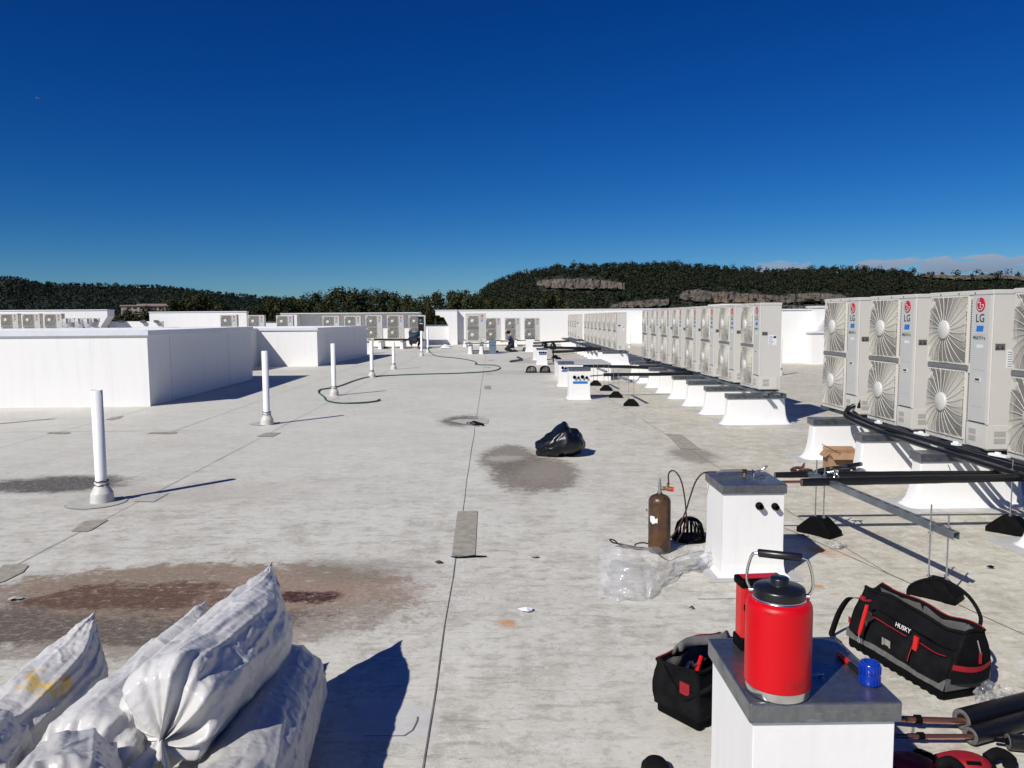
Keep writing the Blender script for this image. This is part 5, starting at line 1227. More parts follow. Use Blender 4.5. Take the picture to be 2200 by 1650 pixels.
# blue deburring tool, red knife, little silver key on the cap
bc = G(1868, 1470, .6155); bt = empty('deburring_tool', (bc.x, bc.y, .6155), .2, 'translucent blue ribbed plastic deburring cup on the right of the metal cap', 'deburring tool')
m = MB(); r_ = .0295; m.lathe([(r_*.80, 0), (r_*.93, .006), (r_*.93, .030), (r_*.84, .033), (r_*.93, .036), (r_*.97, .060), (r_*.9, .068), (r_*.62, .069), (r_*.55, .030), (0, .028)], n=40)
for k in range(20):
    a = 2*pi*k/20; m.box((r_*.96*cos(a), r_*.96*sin(a), .017), (.0035, .0035, .022), Matrix.Rotation(a, 3, 'Z')); m.box((r_*.99*cos(a), r_*.99*sin(a), .048), (.0035, .0035, .022), Matrix.Rotation(a, 3, 'Z'))
m.build('cup_body', blue_plastic, bt); m = MB(); m.tube([(0, 0, .028), (0, 0, .060)], .002, 6); m.build('blade', chrome_m, bt)
ka, kb = G(1797, 1400, .623), G(1850, 1447, .623)
kn = empty('utility_knife', ka, 0, 'red and black utility knife lying on the metal cap beside the blue cup', 'knife'); d = kb-ka
m = MB(); m.tube([d*0, d*.10, d*.5, d*.56], [.004, .0075, .0085, .008], 8); m.build('red_sleeve', red_plastic, kn)
m = MB(); m.tube([d*.56, d*.62, d*.9, d*1.0], [.008, .0095, .0095, .006], 8); m.build('black_handle', blackplastic_m, kn)
q = G(1756, 1452, .6165); m = MB(); m.tube([(-.02, 0, .003), (.0, 0, .004), (.006, .003, .004), (.013, 0, .004)], [.002, .002, .006, .004], 8); m.tube([(.013, -.006, .004), (.02, .004, .004)], .0022, 6); tag(m.build('small_fitting', chrome_m, loc=q), 'tiny shiny fitting in the jug shadow on the metal cap', 'fitting')
# ---------------------------------------------------------------- tool bags
def toolbag(loc, rz, L, D, H, label, front_detail, lean=.05, taper=0.):
    o = empty('tool_bag', loc, rz, label, 'tool bag')
    # rubber tray
    m = MB(); m.b2((0, 0, .004), (L, D, .050))
    n = int(L/.045)
    for k in range(n): m.b2((L*(k+.2)/n, -.004, .0), (L*(k+.75)/n, .02, .022)); m.b2((L*(k+.2)/n, D-.02, .0), (L*(k+.75)/n, D+.004, .022))
    m.build('rubber_tray', rubber_m, o, bevel=.007)
    # four fabric walls, slightly sagging, with thickness
    nx, nz = 24, 12; rr = random.Random(int(L*100))
    def P(x, y, z, out):
        u = z/H; bulge = .016*sin(pi*min(1, u*1.1))+.007*mn.noise(Vector((x*9, y*9, z*9+L)))+.004*mn.noise(Vector((x*25, y*25, z*25)))
        cx, cy = L/2, D/2; sag = .040*mn.noise(Vector((x*5, y*5, L*3)))*u
        return (x+(x-cx)/L*2*bulge*.6+(.02*u*(x-cx)/L), y+(y-cy)/D*2*bulge+lean*u+(cy-y)*taper*u**1.3, z+sag)
    def ring(inset):
        x0, x1, y0, y1 = inset, L-inset, inset, D-inset; pts = []
        for i in range(nx): pts.append((x0+(x1-x0)*i/nx, y0))
        for i in range(nx//2): pts.append((x1, y0+(y1-y0)*i/(nx//2)))
        for i in range(nx): pts.append((x1-(x1-x0)*i/nx, y1))
        for i in range(nx//2): pts.append((x0, y1-(y1-y0)*i/(nx//2)))
        return pts
    def shell(inset, z0, z1):
        R = ring(inset); w = len(R); vs = []
        for j in range(nz+1):
            z = z0+(z1-z0)*j/nz
            for x, y in R: vs.append(P(x, y, z, 1))
        return vs, [(j*w+i, j*w+(i+1) % w, (j+1)*w+(i+1) % w, (j+1)*w+i) for j in range(nz) for i in range(w)], w
    m = MB(); v, f, w = shell(0, .045, H); m.add(v, f, True); b = m.build('fabric_body', cloth_black, o)
    sd = b.modifiers.new('solid', 'SOLIDIFY'); sd.thickness = .010; sd.offset = -1
    m = MB(); v, f, w = shell(.014, .06, H-.004); m.add(v, f, True); m.add([(.03, .03+lean*.2, .06), (L-.03, .03+lean*.2, .06), (L-.03, D-.03+lean*.2, .06), (.03, D-.03+lean*.2, .06)], [(0, 1, 2, 3)]); m.build('lining', cloth_black, o)
    m = MB(); vs = []
    for j in range(7):
        for i in range(17):
            p = Vector(P(L*(1-i/16*.96-.02), D-.018, H*.60+(H*.38)*j/6, 1)); p.y -= .012+.010*sin(i*1.1+j*.3)*(j/6)+.006*sin(i*2.7); vs.append(p)
    m.add(vs, [(j*17+i, j*17+i+1, j*17+i+18, j*17+i+17) for j in range(6) for i in range(16)], True); m.build('grey_lining', lining_m, o)
    m = MB(); vs = []
    for j in range(5):
        for i in range(15):
            p = Vector(P(L*(.03+.94*i/14), .0, H, 1)); p.y += .012+D*.14*j/4; p.z += -.010-.030*(j/4)**2+.010*mn.noise(Vector((i*.5, j*.6, L*7))); vs.append(p)
    m.add(vs, [(j*15+i, j*15+i+1, j*15+i+16, j*15+i+15) for j in range(4) for i in range(14)], True); m.build('inner_flap', cloth_black, o)
    rim = [Vector(P(x, y, H, 1))+Vector((0, 0, .002)) for x, y in ring(.003)]; rim.append(rim[0])
    m = MB(); m.tube(rim, .0085, 7, cap=False); m.build('rim_binding', cloth_black, o)
    m = MB(); r2 = [p+Vector((0, 0, .007)) for p in rim[nx+nx//2:2*nx+nx//2+1]]; m.tube(r2, .0035, 6); m.build('red_piping', red_fabric, o)
    front_detail(o, L, D, H, lean, P)
    return o
def fq(m, P, x0, x1, z0, z1, off, n=8, k=5):
    """panel following the front wall, off metres proud"""
    vs = [];
    for j in range(k+1):
        for i in range(n+1):
            p = Vector(P(x0+(x1-x0)*i/n, 0, z0+(z1-z0)*j/k, 1)); p.y -= off*(1 if 0 < i < n and 0 < j < k else .25); vs.append(p)
    m.add(vs, [(j*(n+1)+i, j*(n+1)+i+1, (j+1)*(n+1)+i+1, (j+1)*(n+1)+i) for j in range(k) for i in range(n)], True)
def det1(o, L, D, H, lean, P):
    F = lambda x, z, off=.02: Vector(P(x, 0, z, 1))+Vector((0, -off, 0))
    m = MB(); fq(m, P, .13, .40, .075, .200, .034); fq(m, P, .415, .60, .070, .20, .030); fq(m, P, .02, .12, .08, .20, .028); m.build('front_pockets', cloth_black, o)
    m = MB(); fq(m, P, .14, .60, .225, .262, .026, 12, 3); m.build('front_flap', cloth_black, o)
    m = MB()
    m.tube([F(.15+.020*i, .203, .036) for i in range(12)], .0028, 5); m.tube([F(.43+.015*i, .203, .030) for i in range(11)], .0028, 5); m.tube([F(.405, .10+.01*i, .022) for i in range(10)], .002, 5)
    m.build('pocket_piping', red_fabric, o)
    m = MB(); vs = []
    n = 30
    for i in range(n+1):
        x = L*i/n; top = .078+.030*max(0, (x-.50)/.13)+.020*max(0, (.06-x)/.06); vs += [F(x, .052, .012), F(x, top, .012)]
    m.add(vs, [(2*i, 2*i+2, 2*i+3, 2*i+1) for i in range(n)])
    q = [Vector((L+.014+.0, y, z)) for y, z in ((-.006, .052), (D*.5, .052), (D+.0, .052), (D+.01, .115), (D*.5, .080), (-.004, .112))]; m.add(q, [(0, 1, 4, 5), (1, 2, 3, 4)]); m.build('grey_trim', trim_grey, o)
    # end pocket with red band
    m = MB(); ex = L+.016
    vs = []
    for j, z in enumerate((.085, .12, .15)):
        for i in range(9): y = .01+D*.9*i/8; vs.append((ex+.022*sin(pi*i/8), y+lean*z/H, z))
    m.add(vs, [(j*9+i, j*9+i+1, (j+1)*9+i+1, (j+1)*9+i) for j in range(2) for i in range(8)], True); ep = m.build('end_pocket', cloth_black, o)
    m = MB(); vs = []
    for z in (.148, .172):
        for i in range(9): y = .01+D*.9*i/8; vs.append((ex+.0+.026*sin(pi*i/8), y+lean*z/H, z-.012*sin(pi*i/8)))
    m.add(vs, [(i, i+1, 10+i, 9+i) for i in range(8)], True); m.build('red_band', red_fabric, ep)
    # buckle
    m = MB(); c = F(.285, .135, .040); m.box(c, (.050, .004, .030)); m.box(c+Vector((-.022, -.004, .0)), (.010, .006, .036)); m.box(c+Vector((.022, -.004, 0)), (.010, .006, .036)); m.build('buckle', brass_m if False else chrome_m, o)
    # red folding knife in the pocket top
    m = MB(); c = F(.425, .195, .036); m.box(c, (.026, .012, .070), Matrix.Rotation(.12, 3, 'Y')); m.build('red_tool_holder', red_plastic, o, bevel=.003)
    text('lettering', 'HUSKY', .030, badge_white, o, Matrix.Translation(F(.335, .2265, .0335)) @ Matrix.Rotation(radians(76), 4, 'X'), ext=.0006)
    # carrying arch over the mouth
    a, b = Vector(P(L*.30, D, H, 1)), Vector(P(L*.93, D, H, 1)); pts = [a+Vector((0, .0, -.03)), a+Vector((-.01, .01, .05)), a.lerp(b, .22)+Vector((0, .03, .118)), a.lerp(b, .5)+Vector((0, .035, .135)), a.lerp(b, .80)+Vector((0, .03, .105)), b+Vector((.005, .01, .04)), b+Vector((0, 0, -.03))]
    m = MB(); m.tube(wave(pts, 5), .0085, 10); m.build('carrying_handle', cloth_black, o)
    # shoulder strap, left end
    m = MB(); pts = wave([F(.0, .235, -.01), F(-.05, .215, .0), F(-.085, .14, .0), F(-.10, .05, .01), F(-.10, .012, .02), F(-.03, .006, .03)], 5)
    vs = []
    for p in pts: vs += [p+Vector((0, -.018, .004)), p+Vector((0, .018, -.004))]
    m.add(vs, [(2*i, 2*i+1, 2*i+3, 2*i+2) for i in range(len(pts)-1)], True); s_ = m.build('shoulder_strap', cloth_black, o); sd = s_.modifiers.new('s', 'SOLIDIFY'); sd.thickness = .003
    m = MB(); c = F(.03, .255, .012); m.box(c, (.032, .012, .022)); m.build('red_tag', red_fabric, o, bevel=.002); m = MB(); m.box(F(.0, .13, .006), (.010, .006, .03)); m.build('red_tag', red_fabric, o); m = MB(); c = Vector((L+.03, D*.55+lean, .19)); m.box(c, (.008, .012, .05)); m.build('red_tag', red_fabric, o, bevel=.002)
    m = MB(); m.tube([Vector((L+.02, D*.5+lean, .27)), Vector((L+.028, D*.52+lean, .235)), Vector((L+.03, D*.55+lean, .205))], .004, 6); m.tube([F(.015, .25, .02), F(-.012, .235, .02)], .004, 6); m.build('snap_hook', chrome_m, o)
def det2(o, L, D, H, lean, P):
    F = lambda x, z, off=.02: Vector(P(x, 0, z, 1))+Vector((0, -off, 0))
    m = MB(); fq(m, P, .10, .24, .05, .21, .030); fq(m, P, .25, .42, .05, .19, .030); m.build('front_pockets', cloth_black, o)
    m = MB(); m.tube([F(.10, .05+.016*i, .028) for i in range(11)], .0022, 5); m.tube([F(.245, .05+.016*i, .028) for i in range(10)], .0022, 5); m.build('grey_seam', trim_grey, o)
    m = MB(); fq(m, P, .10, .36, .205, .262, .040, 8, 3); m.build('red_side_panel', red_fabric, o)
    m = MB(); m.box((-.018, D*.25, .17), (.006, .05, .05)); m.build('red_tag', red_fabric, o)
    # open lid flap folded back, grey inside
    m = MB(); vs = []
    for j in range(7):
        for i in range(9):
            u, v = i/8, j/6; vs.append((.08+.34*u, D*(.95-.25*v)+lean+.02*sin(u*6), H-.01+.055*sin(v*2.6)-.03*u+.012*mn.noise(Vector((u*3, v*3, 1)))))
    m.add(vs, [(j*9+i, j*9+i+1, j*9+i+10, j*9+i+9) for j in range(6) for i in range(8)], True); fl = m.build('open_flap', lining_m, o); sd = fl.modifiers.new('s', 'SOLIDIFY'); sd.thickness = .012
    m = MB(); m.tube([(.09, D*.4, H-.07), (.17, D*.55, H-.02)], .010, 8); m.tube([(.05, D*.35, H-.08), (.10, D*.30, H-.05)], .012, 8); m.build('tool_handles', red_plastic, o)
    m = MB(); m.tube([(.04, D*.5, H-.06), (.11, D*.62, H-.03)], .007, 8); m.box((.12, D*.5, H-.04), (.04, .02, .01)); m.build('tool_shafts', chrome_m, o)
    m = MB(); m.tube(wave([F(.13, .18, .04), F(.14, .14, .055), F(.17, .11, .05), F(.20, .15, .05), F(.21, .19, .045)], 5), .004, 6); m.box(F(.19, .14, .048), (.02, .01, .05)); m.build('snap_hook', chrome_m, o)
    m = MB(); pts = wave([(-.012, D*.9, H-.0), (-.02, D*.6, H-.07), (-.015, D*.3, H-.12), (-.01, D*.05, H-.09), (.03, -.03, H-.06), (.12, -.045, H-.02)], 6); m.tube(pts, .011, 8); m.build('zip_edge', cloth_black, o)
badge_white = logo_wh
c0 = G(1822, 1386); c1 = G(2033, 1512); dv = c1-c0
toolbag((c0.x, c0.y, 0), atan2(dv.y, dv.x), dv.length*.97, .235, .300, 'big black open tool bag with grey lining and red piping, right of the jug', det1, lean=.035, taper=.55)
c0b = G(1499, 1574)
toolbag((c0b.x, c0b.y, 0), radians(37), .42, .22, .25, 'smaller black tool bag gaping open, tucked left of the nearest portal', det2, lean=.0)
# adjustable wrench hanging on the front of the big bag
wr = empty('adjustable_wrench', PY(1862, 1330, 3.66), 0, 'red handled adjustable wrench clipped on the left front of the big tool bag', 'wrench')
wb = wr.location.copy(); L_ = lambda px, py, Y=3.66: PY(px, py, Y-.03)-wb
m = MB(); m.tube([L_(1846, 1362), L_(1851, 1345), L_(1858, 1320), L_(1863, 1300)], [.008, .0105, .0105, .009], 8); m.build('handle', red_plastic, wr)
m = MB(); m.prism([L_(1858, 1318), L_(1865, 1312), L_(1872, 1316), L_(1878, 1330), L_(1866, 1336), L_(1861, 1347), L_(1857, 1332)], (.004, .012, 0)); m.tube([L_(1846, 1362), L_(1845, 1370), L_(1842, 1376), L_(1845, 1381), L_(1848, 1376), L_(1846, 1370)], .0025, 6); m.build('steel_jaw', chrome_m, wr)
m = MB(); m.b2(L_(1860, 1284)+Vector((0, 0, -.02)), L_(1872, 1294)+Vector((0, .012, .01))); m.build('red_clip', red_fabric, wr)
# ---------------------------------------------------------------- copper lines with thick insulation, lower right
def cu(pts, r, label, sleeve, rs, lab2):
    P = [G(*p) for p in pts]; m = MB(); m.tube(P, r, 14); o = m.build('copper_pipe', copper_m); tag(o, label, 'copper pipe', 'bare copper ends')
    m = MB(); a, b = P[0], P[-1]; d = (b-a).normalized(); q = G(*sleeve[2]); m.tube([q-d*.012, q+d*.012], r*1.55, 14); m.tube([q-d*.05, q-d*.014], [r*1.02, r*1.04], 12); m.build('black_collar', rubber_m, o)
    S_ = [G(*sleeve[0]), G(*sleeve[1])]; m = MB(); dd = (S_[1]-S_[0]); n = 40
    m.tube([S_[0]+dd*i/n for i in range(n+1)], [rs*(1+.018*mn.noise(Vector((i*.9, rs*90, 0)))) for i in range(n+1)], 28); so_ = m.build('pipe_insulation', black_foam); tag(so_, lab2, 'pipe insulation', 'foam insulated pipes lower right')
    d = dd.normalized(); x, y = frame_from(d); m = MB(); vs = []
    for q_, off in ((rs*.97, -.001), (rs*.95, -.003), (r*1.9, -.002), (r*1.3, .010)):
        for k in range(28): a = 2*pi*k/28; vs.append(S_[0]+x*cos(a)*q_+y*sin(a)*q_+d*off)
    m.add(vs, [(j*28+i, j*28+(i+1) % 28, (j+1)*28+(i+1) % 28, (j+1)*28+i) for j in range(3) for i in range(28)], True); m.build('foam_end', foam_end, so_)
cu([(1900, 1541, .05), (1960, 1546, .05), (2075, 1549, .05)], .0125, 'upper bare copper pipe with black collar, entering thick foam at lower right', [(2066, 1546, .05), (2330, 1478, .05), (1972, 1546, .05)], .043, 'upper thick black foam-covered pipe at the right edge below the big tool bag')
cu([(1900, 1580, .042), (1960, 1582, .042), (2095, 1582, .042)], .0095, 'lower, thinner bare copper pipe with black collar at lower right', [(2085, 1581, .042), (2330, 1512, .042), (1978, 1581, .042)], .035, 'lower black foam-covered pipe at the right edge, under the thickest one')
cu([(2164, 1592, .04), (2170, 1593, .04), (2172, 1593, .04)], .008, 'hidden core of the short foam end at the right edge', [(2166, 1593, .04), (2330, 1608, .04), (2169, 1593, .04)], .030, 'short black foam end cut by the right edge, lowest of three')
# knee pads
def kneepad(px, py, rx, ry, rz, label, badge):
    c = G(px, py, .04); o = empty('knee_pad', (c.x, c.y, .0), rz, label, 'knee pad', 'red knee pads')
    m = MB(); vs = []; n = 40; prof = [(0, .048), (.35, .050), (.65, .047), (.88, .036), (1., .012)]
    for f, z in prof: vs += [(rx*f*cos(2*pi*i/n), ry*f*sin(2*pi*i/n)*(1+.15*cos(2*pi*i/n)), z) for i in range(n)]
    m.add(vs, [(j*n+i, j*n+(i+1) % n, (j+1)*n+(i+1) % n, (j+1)*n+i) for j in range(len(prof)-1) for i in range(n)], True); m.build('red_cap', red_fabric, o)
    m = MB(); m.tube([(rx*1.01*cos(2*pi*i/n), ry*1.01*sin(2*pi*i/n)*(1+.15*cos(2*pi*i/n)), .012) for i in range(n+1)], .013, 8, cap=False)
    for s in (-1, 1): m.tube(wave([(-rx*.9, s*ry*.5, .02), (-rx*1.35, s*ry*.7, .03), (-rx*1.6, s*ry*.2, .02), (-rx*1.5, -s*ry*.3, .015)], 4), .011, 6)
    m.tube(wave([(rx*.9, ry*.3, .03), (rx*1.35, ry*.5, .05), (rx*1.7, ry*.3, .03), (rx*1.5, ry*.0, .02)], 4), [.022]*13, 8); m.build('strap', cloth_black, o)
    if badge:
        m = MB(); m.box((.02, -ry*.72, .047), (.05, .012, .006), Matrix.Rotation(.5, 3, 'X')); m.build('badge', rubber_m, o)
    return o
kneepad(2068, 1628, .105, .062, radians(-8), 'whole red oval knee pad with black edge at the bottom right', True)
kneepad(1958, 1632, .095, .070, radians(-30), 'red knee pad partly hidden behind the nearest portal box', False)
m = MB(); c = G(1408, 1660); m.lathe([(.055, 0), (.052, .03), (.035, .05), (0, .055)], c, 20); m.box(c+Vector((.01, -.05, .008)), (.08, .07, .006)); tag(m.build('work_hat', cloth_black), 'black cap peeking in at the bottom edge left of the nearest portal', 'hat')
# ---------------------------------------------------------------- cardboard box and coils by the near row
c = G(1779, 1013); cb = empty('cardboard_box', (3.58, 8.22, 0), radians(-4), 'brown open cardboard box between the flared curbs, behind the black foam coils', 'cardboard box')
m = MB(); w_, d_, h_, t_ = .36, .22, .20, .004
m.b2((0, 0, 0), (w_, t_, h_)); m.b2((0, d_-t_, 0), (w_, d_, h_)); m.b2((0, t_, 0), (t_, d_-t_, h_)); m.b2((w_-t_, t_, 0), (w_, d_-t_, h_)); m.b2((t_, t_, 0), (w_-t_, d_-t_, t_)); m.build('carton', card_m, cb)
m = MB(); m.add([(0, 0, h_), (w_, 0, h_), (w_-.02, -.07, h_-.06), (.02, -.07, h_-.06)], [(0, 1, 2, 3)]); m.add([(0, d_, h_), (w_, d_, h_), (w_-.02, d_+.07, h_+.03), (.02, d_+.07, h_+.03)], [(0, 1, 2, 3)]); m.add([(0, 0, h_), (0, d_, h_), (-.05, d_-.02, h_-.05), (-.05, .02, h_-.05)], [(0, 1, 2, 3)])
f = m.build('flap', card_m, cb); sd = f.modifiers.new('s', 'SOLIDIFY'); sd.thickness = .004
m = MB(); m.tube(wave([PY(1766, 954, 8.2), PY(1782, 963, 8.3), PY(1796, 970, 8.35), PY(1808, 976, 8.4)], 4), .004, 5); m.tube([PY(1780, 980, 8.2), PY(1795, 983, 8.2), PY(1806, 974, 8.2)], .004, 5); tag(m.build('cable', bark_m), 'thin dark cable springing out over the cardboard box', 'cable')
def coil(pts, r, label, mt=black_foam): return insul('foam_coil', [G(*p) for p in pts], r, label, 'foam coil', n=9, smooth=5, mt=mt)
coil([(1742, 1022, .04), (1758, 1012, .10), (1790, 1006, .16), (1825, 1004, .14), (1850, 1008, .1)], .022, 'uppermost black foam tube arching in front of the cardboard box')
coil([(1745, 1026, .04), (1790, 1022, .05), (1850, 1019, .06)], .030, 'thick straight black foam tube lying nearest in front of the cardboard box')
coil([(1790, 1015, .05), (1820, 1011, .07), (1860, 1007, .08)], .026, 'short black foam tube in the middle of the pile by the cardboard box')
coil([(1808, 1000, .12), (1820, 1001, .15), (1850, 997, .20)], .022, 'black foam tube end with a pointed flap on top of the pile')
m = MB(); m.tube([G(1715, 1018, .03), G(1792, 1016, .06)], .012, 8); tag(m.build('copper_pipe', copper_m), 'thin copper tube lying in the black foam pile by the cardboard box', 'copper pipe')
c = G(1720, 1014); pn = empty('brass_scrap', (c.x, c.y, 0), .1, 'bright copper-coloured scrap in a small black tray left of the foam pile', 'scrap')
m = MB(); m.b2((-.10, -.05, 0), (.12, .05, .035)); m.build('tray', blackplastic_m, pn, bevel=.01)
m = MB(); m.lathe([(.0, .045), (.05, .055), (.075, .045), (.08, .036)], (-.02, 0, 0), 14); m.prism([(.01, 0, .05), (.05, 0, .10), (.045, 0, .045)], (0, .02, 0)); m.build('copper_piece', copper_m, pn)
m = MB()
for k in range(5): m.tube([G(1745+9*k, 1018+(k % 2)*3, .09), G(1751+9*k, 1014+(k % 3)*2, .10)], .012, 6)
tag(m.build('pipe_fittings', rod_m), 'small shiny zinc fittings beside the two rods left of the pipe clamp', 'fittings')
# ---------------------------------------------------------------- white wrapped rolls, lower left
def roll(name, A, B, r, label, seed, far='seam', near='gather', mt=None, seam=1.12, nt=190, na=170, tilt=0., amp=1.):
    A, B = Vector(A), Vector(B); d = (B-A); Ln = d.length; d.normalize(); s = d.cross(Vector((0, 0, 1))).normalized(); u = s.cross(d).normalized()
    s, u = s*cos(tilt)+u*sin(tilt), u*cos(tilt)-s*sin(tilt)
    vs = []
    for j in range(nt+1):
        t = j/nt
        # end shaping
        cn = .13; rx = rz = r; ax = t
        if near == 'gather' and t < cn:
            f = 1-t/cn; k = max(.0, 1-f**2.3); rx = rz = r*max(.04, sqrt(k) if k > 0 else 0)
            ax = t + .045*max(0, f-.55)/.45*(1)                      # knot drawn slightly inwards
        if near == 'round' and t < .16: f = 1-t/.16; rx = rz = r*sqrt(max(.0, 1-f*f))
        if far == 'seam' and t > .3:
            g2 = (t-.3)/.7; f = max(0, (t-.62)/.38); e = f**1.7; rx = r*(1-e)+.004; rz = r*(1+(seam-1)*g2)
        if far == 'round' and t > .80: f = (t-.80)/.20; rx = rz = r*sqrt(max(.0, 1-f*f))
        c = A+d*(Ln*ax); c.z += -.012*sin(pi*t)
        if near == 'gather' and t < cn: f = 1-t/cn; c = c-u*(r*.42*f*f)
        for i in range(na):
            a = 2*pi*i/na; ca, sa = cos(a), sin(a)
            nrm = (s*ca+u*sa); q = c+s*ca*rx+u*sa*rz
            w = Vector((q.dot(d)*1.0, q.dot(s), q.dot(u)))+Vector((seed, seed*1.7, seed*.3))
            v1 = mn.voronoi(Vector((w.x*2.3, w.y*5.0, w.z*5.0)))[0]; v2 = mn.voronoi(Vector((w.x*6+4, w.y*11, w.z*11)))[0]; wrp = mn.noise(w*3)*1.5
            v3 = mn.voronoi(Vector((w.x*24+wrp, w.y*30, w.z*30)))[0]
            rid = 1-abs(mn.noise(Vector((w.x*5+wrp, w.y*13, w.z*13))))*2.4
            dsp = .024*(v1[1]-v1[0])+.0120*(v2[1]-v2[0])+.0024*(v3[1]-v3[0])+.0045*max(0, rid)**3+.008*mn.noise(w*3.2)
            lng = .007*max(0, 1-abs(mn.noise(Vector((w.x*1.2, a*1.9, seed))))*5)       # long creases
            fade = min(1, max(rx, .02)/r*1.6) if far != 'seam' or t < .9 else min(1, rx/r*3+.25)
            q = q+nrm*(dsp+lng-.022)*fade*amp
            if near == 'gather' and t < cn*1.3:
                f = max(0, 1-t/(cn*1.3)); pl = 2.6*mn.noise(Vector((cos(a)*2.6, sin(a)*2.6, seed+f*.5)))+.8*sin(a*7+3*mn.noise(Vector((cos(a)*1.3, sin(a)*1.3, seed))))+.35*sin(a*15+seed)
                q += nrm*(.019*pl*f*(1-f*.6))*(rx/r+.25)+d*(-.018*pl*f)
            if far == 'seam' and t > .93: q += s*(.006*sin(sa*9+seed))
            q.z = max(.006, q.z); vs.append(q)
    m = MB(); m.add(vs, [(j*na+i, j*na+(i+1) % na, (j+1)*na+(i+1) % na, (j+1)*na+i) for j in range(nt) for i in range(na)], True)
    if near == 'gather':                                   # loose twisted tail hanging from the knot
        k0 = A+d*.035-u*(r*.42); m.cur = 0; rr = random.Random(seed); ring = []
        for q_ in range(5):
            for i in range(30):
                a = 2*pi*i/30; R2 = .012+.011*q_+.012*sin(a*5+seed)*q_*.5; ring.append(k0-d*(.006+.024*q_)+s*cos(a)*R2*1.3+u*(sin(a)*R2-.024*q_)+Vector((0, 0, .006*sin(a*7)*q_)))
        m.add(ring, [(j*30+i, j*30+(i+1) % 30, (j+1)*30+(i+1) % 30, (j+1)*30+i) for j in range(4) for i in range(30)], True)
    return tag(m.build(name, mt or bag_m), label, 'wrapped roll', 'white plastic wrapped rolls')
b1a, b1b = PY(322, 1556, 2.22), PY(604, 1302, 3.36)
roll('wrapped_roll', b1a, b1b, .178, 'uppermost long white plastic wrapped roll, tied near end and pointed seam standing high', 3, seam=1.18, amp=1.05, tilt=.17)
roll('wrapped_roll', (-.80, 2.02, .200), (-.945, 3.24, .195), .188, 'right-hand wrapped roll lying in the shade on the roof under the topmost roll', 9, far='round', near='gather', mt=bagd_m, amp=.75)
roll('wrapped_roll', PY(140, 1700, 2.12), PY(446, 1378, 3.22), .185, 'wrapped roll between the topmost one and the yellow-stained one', 5, amp=1., seam=1.05)
roll('wrapped_roll', PY(-60, 1660, 2.5), PY(214, 1384, 3.32), .170, 'white wrapped roll with yellow stains and a pointed far end, at the left', 11, mt=bagy_m, seam=1.02, amp=1.2)
roll('wrapped_roll', (-2.45, 2.2, .17), (-2.16, 3.02, .17), .165, 'grey wrapped roll barely showing at the left edge', 14, far='round', mt=bagd_m)
roll('wrapped_roll', PY(120, 1760, 1.75), PY(150, 1662, 2.12), .150, 'shade-toned wrapped roll end at the bottom edge, in front of the tied one', 17, far='round', mt=bagd_m, nt=90)
roll('wrapped_roll', PY(-130, 1720, 1.95), PY(-20, 1600, 2.40), .150, 'dark grey wrapped roll end in the bottom left corner', 19, far='round', mt=bagd_m, nt=90)
